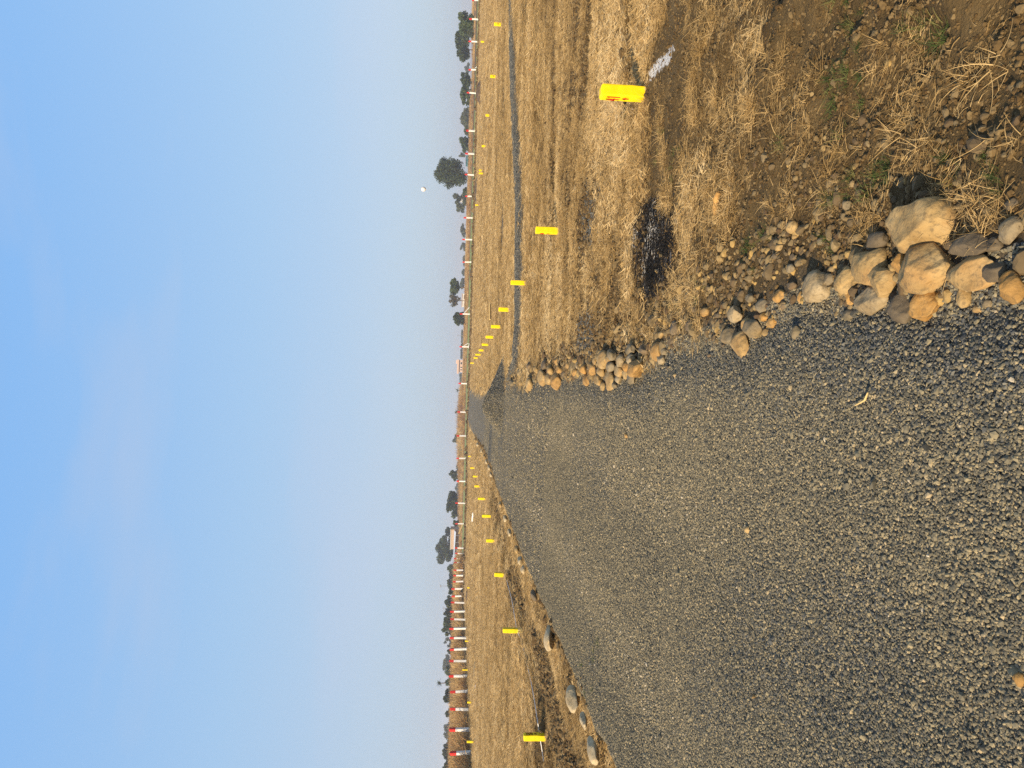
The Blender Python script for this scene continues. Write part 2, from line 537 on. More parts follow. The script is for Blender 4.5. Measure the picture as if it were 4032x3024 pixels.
MAT = {}
MAT['field'] = field_material()
MAT['road'] = road_material()
MAT['gravel'] = chip_material('gravel_chip', [(0.0, (0.060, 0.058, 0.048)), (0.30, (0.125, 0.114, 0.085)), (0.60, (0.215, 0.184, 0.120)), (0.85, (0.33, 0.272, 0.160)), (0.985, (0.44, 0.34, 0.20)), (1.0, (0.6, 0.55, 0.45))])
MAT['fresh_gravel'] = chip_material('fresh_gravel_chip', [(0.0, (0.045, 0.048, 0.048)), (0.6, (0.115, 0.115, 0.106)), (1.0, (0.26, 0.235, 0.175))])  # fresh gravel; also carries painted shade on the road band and pile
MAT['clod'] = chip_material('soil_clod', [(0.0, (0.075, 0.044, 0.016)), (0.5, (0.135, 0.086, 0.034)), (1.0, (0.205, 0.143, 0.066))])
MAT['rubble'] = chip_material('rubble_stone', [(0.0, (0.095, 0.060, 0.032)), (0.5, (0.165, 0.122, 0.064)), (0.85, (0.27, 0.195, 0.095)), (1.0, (0.40, 0.26, 0.09))])
MAT['straw'] = blade_material('dry_straw', [(0.0, (0.19, 0.115, 0.042)), (0.4, (0.40, 0.265, 0.105)), (0.8, (0.66, 0.47, 0.22)), (1.0, (0.82, 0.64, 0.36))])
MAT['grass'] = blade_material('green_grass', [(0.0, (0.045, 0.080, 0.020)), (0.6, (0.11, 0.15, 0.040)), (1.0, (0.26, 0.23, 0.08))], 0.30)
MAT['brush'] = blade_material('dry_brush', [(0.0, (0.17, 0.080, 0.034)), (0.22, (0.36, 0.19, 0.075)), (0.55, (0.58, 0.39, 0.16)), (0.88, (0.68, 0.51, 0.25)), (1.0, (0.20, 0.21, 0.075))])
MAT['char'] = chip_material('charred_straw', [(0.0, (0.006, 0.006, 0.006)), (0.72, (0.022, 0.020, 0.020)), (0.80, (0.28, 0.27, 0.26)), (1.0, (0.55, 0.53, 0.50))])
MAT['stone_tan'] = stone_material('tan_stone', (0.23, 0.145, 0.055), (0.37, 0.245, 0.100), (0.48, 0.345, 0.165))
MAT['stone_grey'] = stone_material('grey_stone', (0.115, 0.095, 0.050), (0.20, 0.155, 0.092), (0.28, 0.225, 0.140), (0.30, 0.20, 0.085))
MAT['stone_dark'] = stone_material('dark_stone', (0.078, 0.058, 0.037), (0.135, 0.102, 0.062), (0.20, 0.15, 0.09), (0.22, 0.135, 0.06))
MAT['stone_rust'] = stone_material('rust_stone', (0.22, 0.12, 0.035), (0.36, 0.205, 0.065), (0.44, 0.29, 0.12), (0.44, 0.22, 0.05))
MAT['stone_light'] = stone_material('light_stone', (0.30, 0.23, 0.13), (0.46, 0.36, 0.21), (0.56, 0.46, 0.29), (0.45, 0.32, 0.16))
MAT['stone_pale'] = stone_material('pale_stone', (0.23, 0.165, 0.085), (0.34, 0.255, 0.14), (0.43, 0.34, 0.21), (0.40, 0.28, 0.14))
MAT['yellow'] = yellow_material()
MAT['red_marking'] = simple('red_marking', (0.62, 0.045, 0.006), (0.42, 0.03, 0.006), 30)
MAT['maroon_marking'] = simple('maroon_marking', (0.26, 0.05, 0.008), (0.18, 0.035, 0.008), 30)
MAT['white_post'] = simple('white_paint', (0.82, 0.80, 0.76), (0.68, 0.65, 0.60), 3)
MAT['red_post'] = simple('red_paint', (0.62, 0.03, 0.02), (0.48, 0.025, 0.02), 5)
MAT['bark'] = simple('bark', (0.16, 0.11, 0.075), (0.08, 0.055, 0.04), 3, 0.9)
MAT['leaf_dark'] = leaf_material('dark_leaf', (0.016, 0.030, 0.010), (0.034, 0.053, 0.016), (0.066, 0.084, 0.026))
MAT['leaf_green'] = leaf_material('green_leaf', (0.028, 0.048, 0.014), (0.056, 0.084, 0.024), (0.10, 0.128, 0.040))
MAT['leaf_olive'] = leaf_material('olive_leaf', (0.040, 0.048, 0.022), (0.070, 0.082, 0.034), (0.115, 0.122, 0.054))
MAT['leaf_red'] = leaf_material('reddish_leaf', (0.095, 0.050, 0.030), (0.14, 0.095, 0.050), (0.11, 0.12, 0.055))
MAT['wall_pink'] = simple('pink_plaster', (0.66, 0.47, 0.37), (0.58, 0.41, 0.32), 1.5)
MAT['wall_white'] = simple('white_plaster', (0.72, 0.68, 0.62), (0.62, 0.58, 0.52), 1.5)
MAT['wall_beige'] = simple('beige_block', (0.50, 0.36, 0.24), (0.40, 0.28, 0.19), 2.5)
MAT['roof_slab'] = simple('concrete_slab', (0.16, 0.12, 0.10), (0.11, 0.09, 0.08), 2)
MAT['dark_opening'] = simple('dark_opening', (0.03, 0.028, 0.03), None, 2)
MAT['sheet_blue'] = simple('pale_blue_sheet', (0.62, 0.70, 0.80), (0.54, 0.62, 0.72), 1, 0.5)
MAT['sheet_teal'] = simple('teal_sheet', (0.05, 0.20, 0.24), (0.04, 0.15, 0.19), 1, 0.6)
MAT['metal'] = simple('grey_metal', (0.25, 0.25, 0.26), (0.18, 0.18, 0.19), 3, 0.6)
MAT['wood'] = simple('split_wood', (0.52, 0.30, 0.095), (0.36, 0.19, 0.055), 18, 0.75, 0.4)
MAT['plank'] = simple('bare_plank', (0.62, 0.44, 0.18), (0.50, 0.33, 0.13), 8)
MAT['soil_heap'] = simple('heaped_soil', (0.135, 0.095, 0.062), (0.075, 0.052, 0.036), 3, 0.95, 0.8)
MAT['balloon'] = simple('balloon_skin', (0.80, 0.74, 0.68), (0.72, 0.64, 0.58), 0.5, 0.6)
MAT['string'] = simple('white_string', (0.75, 0.74, 0.72), (0.6, 0.58, 0.55), 40)
MAT['rag'] = simple('white_rag', (0.62, 0.56, 0.52), (0.45, 0.36, 0.33), 12)

# ------------------------------------------------------------------ ground sheets
def grid_sheet(ys, lats, hfun):
    n, m = len(ys), lats.shape[1]
    Y = np.repeat(ys[:, None], m, 1)
    X = lats
    Z = hfun(X.ravel(), Y.ravel()).reshape(n, m)
    V = np.stack([X, Y, Z], -1).reshape(-1, 3)
    idx = np.arange(n * m).reshape(n, m)
    Fq = np.stack([idx[:-1, :-1], idx[:-1, 1:], idx[1:, 1:], idx[1:, :-1]], -1).reshape(-1, 4)
    return V, Fq

def add_attr(me, name, vals):
    a = me.attributes.new(name, 'FLOAT', 'POINT')
    a.data.foreach_set('value', np.asarray(vals, np.float32))

BURN = [(at(x, y), a, b) for x, y, a, b in [(2560, 970, 0.26, 0.62), (2550, 890, 0.18, 0.46), (2562, 1060, 0.20, 0.46)]]
def burn_mask(x, y):
    m = np.zeros_like(x)
    for p, a, b in BURN:
        q = ((x - p.x) / a) ** 2 + ((y - p.y) / b) ** 2
        m = np.maximum(m, np.exp(-q * 0.8))
    return m

def polyline_mask(x, y, pts, w):
    m = np.zeros_like(x)
    for (x0, y0), (x1, y1) in zip(pts[:-1], pts[1:]):
        dx, dy = x1 - x0, y1 - y0
        t = np.clip(((x - x0) * dx + (y - y0) * dy) / (dx * dx + dy * dy), 0, 1)
        m = np.maximum(m, np.exp(-((x - x0 - t * dx) ** 2 + (y - y0 - t * dy) ** 2) / (w * w)))
    return m

CHALK1 = [tuple(at(x, y)[:2]) for x, y in [(2560, 300), (2590, 262), (2620, 232), (2650, 200)]]
CHALK2 = [tuple(at(x, y)[:2]) for x, y in [(2452, 95), (2455, 160)]]

def straw_mask(x, y):
    base = sstep(3.0, 6.5, y + 0.30 * (1.2 - x) + 1.6 * (fbm(x * 0.8, y * 0.8, 81) - 0.5))
    near = 0.26 + 0.25 * fbm(x * 1.3, y * 1.1, 82)
    m = near + (0.78 - near) * base
    m = m * (1 - 0.9 * np.clip(trench(x, y) * 1.4, 0, 1)) * (1 - 0.8 * np.clip(trench2(x, y), 0, 1)) * (1 - 0.8 * furrow(x, y)) * (1 - 0.95 * np.clip(1.7 * burn_mask(x, y), 0, 1))
    ex = x - road_r(y)
    rub = np.exp(-((ex - 0.30) / 0.42) ** 2) * (1 - sstep(18, 26, y))
    m = m * (1 - 0.8 * rub)
    m = m * (1 - 0.95 * np.clip(np.maximum(windrow(x, y), windrow(x, y + 0.6)) * 1.2, 0, 1))
    band = np.exp(-((y - 19.6 + 0.03 * x) / 1.3) ** 2) * (x < -5.5)
    m = m * (1 - 0.45 * band)
    c = far_ridge_c(x)
    m = m * (1 - 0.6 * np.exp(-((y - c) / 1.2) ** 2))
    m = m * (1 - 0.95 * np.clip(spill_mask(x, y) * 1.5, 0, 1)) * (1 - 0.9 * np.maximum(polyline_mask(x, y, CHALK1, 0.10), polyline_mask(x, y, CHALK2, 0.07)))
    return np.clip(m, 0, 1)

def streak(x, y):
    a = 0.22 * vnoise(x * 0.16, y * 0.40, 131) + 0.26 * vnoise(x * 0.40, y * 0.95, 132) + 0.28 * vnoise(x * 0.95, y * 2.3, 133) + 0.24 * vnoise(x * 2.2, y * 4.6, 134)
    return np.clip((a - 0.5) * 1.9 + 0.54, 0, 1)

SPILLS = [(at(px, py), a) for px, py, a in [(2330, 870, 0.42), (2310, 1330, 0.40), (2285, 1350, 0.30), (1982, 855, 0.9)]]
def spill_mask(x, y):
    m = np.zeros_like(x)
    for p, a in SPILLS: m = np.maximum(m, np.exp(-((x - p.x) / a) ** 2 - ((y - p.y) / (a * 1.3)) ** 2))
    return m

tt = np.linspace(math.asinh(-5 / 1.2), math.asinh(2600 / 1.2), 1000)
ys = 1.2 * np.sinh(tt)
half = 0.80 * np.maximum(ys, 0) + 5.0
lat = np.linspace(-1, 1, 560)[None, :] * half[:, None]
V, Fq = grid_sheet(ys, lat, ground_h)
me = mesh_np('field', V, Fq, True)
X, Y = V[:, 0].astype(float), V[:, 1].astype(float)
add_attr(me, 'straw', straw_mask(X, Y) * (1 - sstep(125, 150, Y)) * np.interp(Y, [8, 22, 50], [0.27, 0.42, 0.66]) * (0.62 + 0.62 * streak(X, Y)))
gedge = np.interp(X, [-40, 0, 30, 60], [128, 124, 112, 98]) + 5 * (fbm(X * 0.03, Y * 0 + 2, 91) - 0.5)
add_attr(me, 'green', 0.9 * sstep(gedge, gedge + 6, Y) * (1 - sstep(gedge + 32, gedge + 38, Y)) * (X > -36) * (0.8 + 0.4 * fbm(X * 0.08, Y * 0.2, 92)).clip(0, 1))
add_attr(me, 'broken_shade', np.clip(trench(X, Y) * 1.5 + trench2(X, Y) + furrow(X, Y) * 0.8, 0, 1) * 0.85)  # darkens trenches and furrows: damp soil plus painted shade
ex = X - road_r(Y)
shoulder = np.exp(-((ex + 0.05) / 0.20) ** 2) * 0.8 * (Y < 40)
lband = 0.55 * np.exp(-((Y - 19.6 + 0.03 * X) / 0.9) ** 2) * (X < -5.3)
spill = spill_mask(X, Y) * 0.95
add_attr(me, 'gravel', np.clip(np.maximum.reduce([windrow(X, Y) * 1.3, shoulder, spill, lband]), 0, 1))
add_attr(me, 'scrub', np.maximum(sstep(150, 158, Y), ((X < -0.21 * Y - 14) * sstep(40, 50, Y)) * 0.9))
add_attr(me, 'burn', burn_mask(X, Y))
add_attr(me, 'chalk', np.maximum(polyline_mask(X, Y, CHALK1, 0.075), polyline_mask(X, Y, CHALK2, 0.05)))
ground = link('field', me, MAT['field'])
tag(ground, kind='structure')

tt = np.linspace(math.asinh(-4 / 1.2), math.asinh(107 / 1.2), 700)
ys = 1.2 * np.sinh(tt)
a_, b_ = road_l(ys) - 0.35, road_r(ys) + 0.35
lat = a_[:, None] + np.linspace(0, 1, 240)[None, :] * (b_ - a_)[:, None]
V, Fq = grid_sheet(ys, lat, road_h)
me = mesh_np('gravel_road', V, Fq, True)
X, Y = V[:, 0].astype(float), V[:, 1].astype(float)
SHADE_BAND = np.exp(-((Y - 32.0 - 0.10 * (X + 2) - 0.6 * (fbm(X * 0.5, X * 0, 73) - 0.5)) / 1.2) ** 2) * 0.85  # dark bluish strip: the road's shadow band put into the gravel colour
edge_fresh = np.exp(-((X - road_r(Y) + 0.28) / 0.22) ** 2) * 0.8 * (1 - sstep(16, 24, Y))
dxy = np.hypot(X - PILE.x, Y - PILE.y)
add_attr(me, 'fresh', np.clip(np.maximum.reduce([SHADE_BAND, edge_fresh, 0.9 * np.exp(-((dxy - 1.0) / 0.6) ** 2) * (dxy < 2.6)]), 0, 1))  # fresh gravel at edge and pile foot, plus the painted shade band
tk_ = np.zeros_like(X)
for c_, w_ in ((-0.95, 0.26), (-2.35, 0.30)):
    tk_ = tk_ + np.exp(-((X - c_ - 0.25 * np.sin(Y * 0.16) - 0.012 * Y * c_ * 0.5) / w_) ** 2)
add_attr(me, 'track', np.clip(tk_, 0, 1))
road = link('gravel_road', me, MAT['road'])
tag(road, kind='structure')

# ------------------------------------------------------------------ scattered stuff: one object each, points carry the pieces
def ico(sub):
    bm = bmesh.new()
    bmesh.ops.create_icosphere(bm, subdivisions=sub, radius=1.0)
    v = np.array([q.co[:] for q in bm.verts])
    f = np.array([[q.index for q in p.verts] for p in bm.faces])
    bm.free()
    return v, f
ICO = {s: ico(s) for s in (1, 2, 3, 4, 5)}

def stone_verts(sub, seed, scale=(1, 1, 0.7), planes=9, lo=0.55, hi=0.9, rough=0.05):
    g = np.random.default_rng(seed)
    v = ICO[sub][0].copy()
    for _ in range(planes):
        n = g.normal(size=3); n /= np.linalg.norm(n)
        c = g.uniform(lo, hi)
        d = v @ n - c
        v -= np.where(d > 0, d, 0)[:, None] * n * 0.92
    ph = g.uniform(0, 50, 3)
    for k, (fr, am) in enumerate(((1.6, rough), (3.7, rough * 0.5), (8.0, rough * 0.22))):
        d = (vnoise(v[:, 0] * fr + ph[0] + v[:, 2] * fr * 0.7, v[:, 1] * fr + ph[1] - v[:, 2] * fr * 0.6, seed + k) - 0.5) * 2 * am
        v *= (1 + d)[:, None]
    return v * np.array(scale)

def proto_collection(name, meshes, mat):
    c = bpy.data.collections.new(name)
    for i, m_ in enumerate(meshes):
        m_.materials.append(mat)
        o = bpy.data.objects.new('%s_%02d' % (name, i), m_)
        c.objects.link(o)
    return c

def scatter(name, pts, rot, scl, vid, rnd, coll):
    me = mesh_np(name, pts)
    n = len(pts)
    a = me.attributes.new('rot', 'FLOAT_VECTOR', 'POINT'); a.data.foreach_set('vector', np.asarray(rot, np.float32).ravel())
    a = me.attributes.new('scl', 'FLOAT_VECTOR', 'POINT'); a.data.foreach_set('vector', np.asarray(scl, np.float32).ravel())
    a = me.attributes.new('vid', 'INT', 'POINT'); a.data.foreach_set('value', np.asarray(vid, np.int32))
    add_attr(me, 'rnd', rnd)
    o = link(name, me)
    ng = bpy.data.node_groups.new(name + '_spread', 'GeometryNodeTree')
    ng.interface.new_socket('Geometry', in_out='INPUT', socket_type='NodeSocketGeometry')
    ng.interface.new_socket('Geometry', in_out='OUTPUT', socket_type='NodeSocketGeometry')
    N = ng.nodes
    gi, go = N.new('NodeGroupInput'), N.new('NodeGroupOutput')
    ci = N.new('GeometryNodeCollectionInfo')
    ci.inputs['Collection'].default_value = coll
    ci.inputs['Separate Children'].default_value = True
    ci.inputs['Reset Children'].default_value = True
    ip = N.new('GeometryNodeInstanceOnPoints')
    ip.inputs['Pick Instance'].default_value = True
    def named(nm, tp):
        q = N.new('GeometryNodeInputNamedAttribute'); q.data_type = tp
        q.inputs['Name'].default_value = nm
        return q.outputs['Attribute']
    e2r = N.new('FunctionNodeEulerToRotation')
    ng.links.new(named('rot', 'FLOAT_VECTOR'), e2r.inputs[0])
    ng.links.new(gi.outputs[0], ip.inputs['Points'])
    ng.links.new(ci.outputs[0], ip.inputs['Instance'])
    ng.links.new(named('vid', 'INT'), ip.inputs['Instance Index'])
    ng.links.new(e2r.outputs[0], ip.inputs['Rotation'])
    ng.links.new(named('scl', 'FLOAT_VECTOR'), ip.inputs['Scale'])
    ng.links.new(ip.outputs[0], go.inputs[0])
    md = o.modifiers.new('spread', 'NODES'); md.node_group = ng
    return tag(o, kind='stuff')

def sample_zone(n, y0, y1, fov=0.62, margin=1.0, power=1.0, xlo=None, xhi=None):
    """points ahead of the camera; the count per square metre falls as 1/distance**power"""
    y = y0 + (y1 - y0) * RNG.random(n * 3)
    w = (0.62 * np.maximum(y, 0.1) + margin) * np.maximum(y, 1.0) ** (-power)
    y = y[RNG.random(len(y)) < w / w.max()]
    x = (RNG.random(len(y)) * 2 - 1) * (fov * np.maximum(y, 0.1) + margin)
    k = np.ones(len(y), bool)
    if xlo is not None: k &= x > xlo(y)
    if xhi is not None: k &= x < xhi(y)
    return x[k], y[k]

chips = [mesh_np('chip', stone_verts(1, 100 + i, (1, RNG.uniform(0.6, 0.95), RNG.uniform(0.45, 0.8)), 7, 0.5, 0.85, 0.12), ICO[1][1]) for i in range(10)]
chips2 = [mesh_np('chip', m_[0], m_[1]) for m_ in [(stone_verts(1, 100 + i, (1, RNG.uniform(0.6, 0.95), RNG.uniform(0.45, 0.8)), 7, 0.5, 0.85, 0.12), ICO[1][1]) for i in range(10)]]
C_gravel = proto_collection('gravel_chip', chips, MAT['gravel'])
C_fresh = proto_collection('fresh_chip', chips2, MAT['fresh_gravel'])

gx, gy, gs = [], [], []
def rain(n, y0, y1, size, fov, margin, power):
    x, y = sample_zone(n, y0, y1, fov, margin, power, lambda q: road_l(q) + 0.02, lambda q: road_r(q) + 0.12)
    gx.append(x); gy.append(y); gs.append(size * np.exp(RNG.normal(0, 0.28, len(x))))
rain(240000, 0.9, 5.0, 0.0063, 0.64, 0.5, 0.0)
rain(210000, 5.0, 12.0, 0.0076, 0.64, 0.5, 0.9)
rain(110000, 12.0, 40.0, 0.014, 0.62, 0.3, 1.3)
x, y, s = map(np.concatenate, (gx, gy, gs))
big = RNG.random(len(x)) < 0.004
s = np.where(big, s * 1.9, s)
e_fr = np.exp(-((x - road_r(y) + 0.12) / 0.20) ** 2) * 0.5 * (y < 20)
band = np.exp(-((y - 32.0 - 0.10 * (x + 2)) / 1.2) ** 2)  # same road strip, its shade carried by darker chips
blot = sstep(0.56, 0.75, fbm(x * 0.9, y * 0.6, 77)) * 0.35
dp = np.hypot(x - PILE.x, y - PILE.y)
fresh_or_shade = RNG.random(len(x)) < np.maximum.reduce([e_fr, band * 0.9, blot * 0.7, (dp < 1.6) * 0.5])
z = surf_h(x, y)
rot = np.stack([RNG.normal(0, 0.45, len(x)), RNG.normal(0, 0.45, len(x)), RNG.random(len(x)) * 6.283], -1)
P = np.stack([x, y, z + s * 0.18], -1)
SCL = s[:, None] * RNG.uniform(0.75, 1.3, (len(s), 3))
vid = RNG.integers(0, 10, len(x))
def tracks(x, y):
    m_ = 0
    for c_, w_ in ((-0.95, 0.26), (-2.35, 0.30)):
        m_ = m_ + np.exp(-((x - c_ - 0.25 * np.sin(y * 0.16) - 0.012 * y * c_ * 0.5) / w_) ** 2)
    return np.clip(m_, 0, 1) * sstep(2.5, 6, y)
rnd = np.clip(RNG.beta(1.5, 1.6, len(x)) + 0.09 * tracks(x, y), 0, 0.992)
k = ~fresh_or_shade
scatter('gravel', P[k], rot[k], SCL[k], vid[k], rnd[k], C_gravel)
# dark chips: fresh in blots, edge, windrow; painted shade on the band and pile
fx, fy, fz, fs = [x[fresh_or_shade]], [y[fresh_or_shade]], [z[fresh_or_shade]], [s[fresh_or_shade]]

def pile_h(dx, dy, seed=0):
    rx = np.where(dx > 0, 1.75, 0.95)
    q = np.hypot(dx / rx, dy / 1.2)
    a = np.arctan2(dy, dx)
    rr = 1 + 0.08 * np.sin(a * 2 + 1.0) + 0.05 * np.sin(a * 5)
    t = np.clip(1 - q / rr, 0, 1)
    return PILE_H * (t ** 1.08) * (1 - 0.07 * np.exp(-(q / 0.12) ** 2))
n = 26000
px_, py_ = RNG.uniform(-1.3, 2.1, n), RNG.uniform(-1.5, 1.5, n)
ph_ = pile_h(px_, py_)
k = ph_ > 0.005
base_z = hz(PILE.x, PILE.y)
hx, hy = px_[k] + PILE.x, py_[k] + PILE.y
hzz = ph_[k] + surf_h(hx, hy) - 0.02; hs = 0.016 * np.exp(RNG.normal(0, 0.35, k.sum()))
lit_ = RNG.random(len(hx)) < np.clip(0.75 - 0.55 * px_[k], 0.15, 0.8)  # lighter chips on the sunward flank, darker opposite: light put into the colour
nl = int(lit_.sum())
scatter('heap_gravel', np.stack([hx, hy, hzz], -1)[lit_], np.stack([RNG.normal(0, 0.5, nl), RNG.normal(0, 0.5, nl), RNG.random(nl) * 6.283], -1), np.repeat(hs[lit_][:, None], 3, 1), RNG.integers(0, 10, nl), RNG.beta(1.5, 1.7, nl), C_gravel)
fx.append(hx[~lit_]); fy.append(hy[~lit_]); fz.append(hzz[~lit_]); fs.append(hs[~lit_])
wx = RNG.uniform(-0.2, 14, 80000)
wy = np.interp(wx, wr[:, 0], wr[:, 1]) + RNG.normal(0, 0.55, len(wx))
k = RNG.random(len(wx)) < windrow(wx, wy) * 1.1
fx.append(wx[k]); fy.append(wy[k]); fz.append(ground_h(wx[k], wy[k])); fs.append(0.016 * np.exp(RNG.normal(0, 0.3, k.sum())))
for p, a in SPILLS[:3]:
    qx, qy = p.x + RNG.normal(0, a * 0.55, 700), p.y + RNG.normal(0, a * 0.8, 700)
    fx.append(qx); fy.append(qy); fz.append(surf_h(qx, qy)); fs.append(0.012 * np.exp(RNG.normal(0, 0.3, 700)))
x, y, z, s = map(np.concatenate, (fx, fy, fz, fs))
n = len(x)
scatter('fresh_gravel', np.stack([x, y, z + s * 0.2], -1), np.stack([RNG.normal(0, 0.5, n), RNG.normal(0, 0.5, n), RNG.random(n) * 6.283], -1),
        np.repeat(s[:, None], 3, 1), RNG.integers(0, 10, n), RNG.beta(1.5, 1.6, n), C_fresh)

# the pile itself
m = 70
gx_, gy_ = np.meshgrid(np.linspace(-1.3, 2.1, m), np.linspace(-1.6, 1.6, m))
pz = pile_h(gx_.ravel(), gy_.ravel()) + surf_h(gx_.ravel() + PILE.x, gy_.ravel() + PILE.y) - 0.03 - hz(PILE.x, PILE.y) + 0.015 * (fbm(gx_.ravel() * 6, gy_.ravel() * 6, 5) - 0.5)
idx = np.arange(m * m).reshape(m, m)
Fq = np.stack([idx[:-1, :-1], idx[:-1, 1:], idx[1:, 1:], idx[1:, :-1]], -1).reshape(-1, 4)
me = mesh_np('gravel_pile', np.stack([gx_.ravel(), gy_.ravel(), pz], -1), Fq, True)
add_attr(me, 'fresh', np.full(m * m, 0.35))
o = link('gravel_pile', me, MAT['road'], None, (PILE.x, PILE.y, hz(PILE.x, PILE.y)))
tag(o, 'dark pointed heap of fresh gravel dumped at the edge of the gravel road', 'gravel pile')

# soil clods
clods = [mesh_np('clod', stone_verts(2, 300 + i, (1, RNG.uniform(0.7, 1), RNG.uniform(0.55, 0.85)), 7, 0.5, 0.9, 0.40), ICO[2][1], False) for i in range(8)]
C_clod = proto_collection('soil_clod', clods, MAT['clod'])
x1, y1 = sample_zone(70000, 1.0, 6.0, 0.66, 0.6, 0.3, lambda q: road_r(q) + 0.15)
s1 = np.minimum(0.0046 * np.exp(RNG.normal(0, 0.55, len(x1))), 0.017)
keep = RNG.random(len(x1)) < (0.35 + 0.65 * sstep(0.45, 0.6, fbm(x1 * 1.5, y1 * 1.5, 83)))
x1, y1, s1 = x1[keep], y1[keep], s1[keep]
x2, y2 = sample_zone(26000, 6.0, 16.0, 0.62, 0.6, 1.0)
s2 = np.minimum(0.015 * np.exp(RNG.normal(0, 0.5, len(x2))), 0.04)
k = in_road(x2, y2) < 0.05
x2, y2, s2 = x2[k], y2[k], s2[k]
ty = RNG.uniform(7, 36, 9000); tx = -5.0 + RNG.normal(0, 0.5, 9000)
ts = 0.028 * np.exp(RNG.normal(0, 0.5, 9000)); k = RNG.random(9000) < trench(tx, ty) * 0.8
tx, ty, ts = tx[k], ty[k], ts[k]
ey = RNG.uniform(5, 60, 5200) ; ek = RNG.random(5200) < sstep(0.40, 0.55, fbm(ey * 0.9, ey * 0, 111)); ey = ey[ek]; ex_ = road_l(ey) - 0.02 + RNG.normal(0, 0.11, len(ey)); es = np.minimum((0.022 + 0.0008 * ey) * np.exp(RNG.normal(0, 0.6, len(ey))), 0.10)
ux = RNG.uniform(2.4, 9, 5000); uy = np.where(RNG.random(5000) < 0.6, 6.8, 12.5) + RNG.normal(0, 0.22, 5000)
us = 0.024 * np.exp(RNG.normal(0, 0.5, 5000)); k = RNG.random(5000) < furrow(ux, uy)
ux, uy, us = ux[k], uy[k], us[k]
rx = RNG.uniform(-70, 75, 9000); ry = far_ridge_c(rx) + RNG.normal(0, 0.8, 9000)
rs = 0.12 * np.exp(RNG.normal(0, 0.45, 9000))
x, y, s = np.concatenate([x1, x2, tx, ux, rx, ex_]), np.concatenate([y1, y2, ty, uy, ry, ey]), np.concatenate([s1, s2, ts, us, rs, es])
n = len(x)
scatter('soil_clods', np.stack([x, y, surf_h(x, y) + s * 0.02], -1), np.stack([RNG.normal(0, 0.4, n), RNG.normal(0, 0.4, n), RNG.random(n) * 6.283], -1),
        np.repeat(s[:, None], 3, 1), RNG.integers(0, 8, n), RNG.random(n), C_clod)

# straw: curved blades in tufts and lying litter
def blades(n, seed, spread, lmin, lmax, lie, width, seg=4, row=None):
    g = np.random.default_rng(seed)
    vs, fs = [], []
    for i in range(n):
        ln = g.uniform(lmin, lmax)
        az = g.uniform(0, 6.283) if row is None else g.normal(0, row) + (math.pi if g.random() < 0.5 else 0)
        el = g.normal(lie[0], lie[1])
        p = np.array([g.normal(0, spread), g.normal(0, spread), 0.0 if lie[0] > 0.3 else abs(g.normal(0, 0.012))])
        d = np.array([math.cos(az) * math.cos(el), math.sin(az) * math.cos(el), abs(math.sin(el))])
        side = np.cross(d, g.normal(size=3)); side /= np.linalg.norm(side)
        curl = g.normal(0, 0.42, 3); curl[2] = -abs(g.normal(0.18, 0.25)) * (1 if lie[0] > 0.3 else 0.2)
        b = len(vs)
        w = width * g.uniform(0.6, 1.3)
        for j in range(seg + 1):
            t = j / seg
            ww = w * (1 - 0.75 * t)
            vs.append(p - side * ww); vs.append(p + side * ww)
            p = p + d * ln / seg
            d = d + curl / seg * 1.6; d /= np.linalg.norm(d)
            if p[2] < 0.002: p[2] = 0.002; d[2] = abs(d[2]) * 0.2
        for j in range(seg):
            fs.append((b + 2 * j, b + 2 * j + 1, b + 2 * j + 3, b + 2 * j + 2))
    return np.array(vs), np.array(fs)

protos = []
for i in range(6): protos.append(mesh_np('straw', *blades(22, 500 + i, 0.014, 0.03, 0.12, (0.55, 0.45), 0.0015)))
for i in range(6): protos.append(mesh_np('straw', *blades(26, 520 + i, 0.06, 0.02, 0.095, (0.06, 0.10), 0.0014, 3)))
for i in range(3): protos.append(mesh_np('straw', *blades(7, 540 + i, 0.02, 0.06, 0.19, (0.30, 0.35), 0.0017, 5)))
for i in range(4): protos.append(mesh_np('straw', *blades(50, 560 + i, 0.16, 0.06, 0.22, (0.20, 0.28), 0.0048, 3, 0.55)))
for i in range(5): protos.append(mesh_np('straw', *blades(10, 580 + i, 0.06, 0.035, 0.11, (0.16, 0.24), 0.0052, 3, 0.6)))
C_straw = proto_collection('straw_tuft', protos, MAT['straw'])

def not_road(x, y): return in_road(x, y) < 0.04
X_, Y_, S_, V_, = [], [], [], []
def straw_rain(n, y0, y1, power, lo, hi, smin, smax, thr):
    x, y = sample_zone(n, y0, y1, 0.66, 0.8, power)
    m_ = straw_mask(x, y) * (sstep(3.2, 7.0, y) if y0 > 3 else 1)
    rows = 0.45 * streak(x, y) + 0.2 * fbm(x * 0.5, y * 2.4, 95) + 0.35 * fbm(x * 2.4, y * 5.0, 96)
    k = not_road(x, y) & (RNG.random(len(x)) < m_ * sstep(thr, thr + 0.08, rows + 0.22 * (m_ - 0.4)))
    x, y = x[k], y[k]
    X_.append(x); Y_.append(y); S_.append(RNG.uniform(smin, smax, len(x))); V_.append(RNG.integers(lo, hi, len(x)))
straw_rain(2600, 1.0, 7.0, 0.0, 0, 12, 0.40, 0.85, 0.43)
straw_rain(9000, 1.0, 6.0, 0.0, 6, 12, 0.25, 0.6, 0.42)
straw_rain(700, 1.0, 7.0, 0.0, 12, 15, 0.5, 0.9, 0.40)
straw_rain(9000, 3.2, 16.0, 0.6, 0, 14, 0.5, 0.95, 0.50)
straw_rain(34000, 3.6, 18.0, 0.6, 19, 24, 0.55, 1.1, 0.50)
straw_rain(8000, 14.0, 45.0, 1.0, 15, 19, 0.6, 1.1, 0.53)
straw_rain(44000, 15.0, 45.0, 1.0, 19, 24, 1.1, 2.2, 0.50)
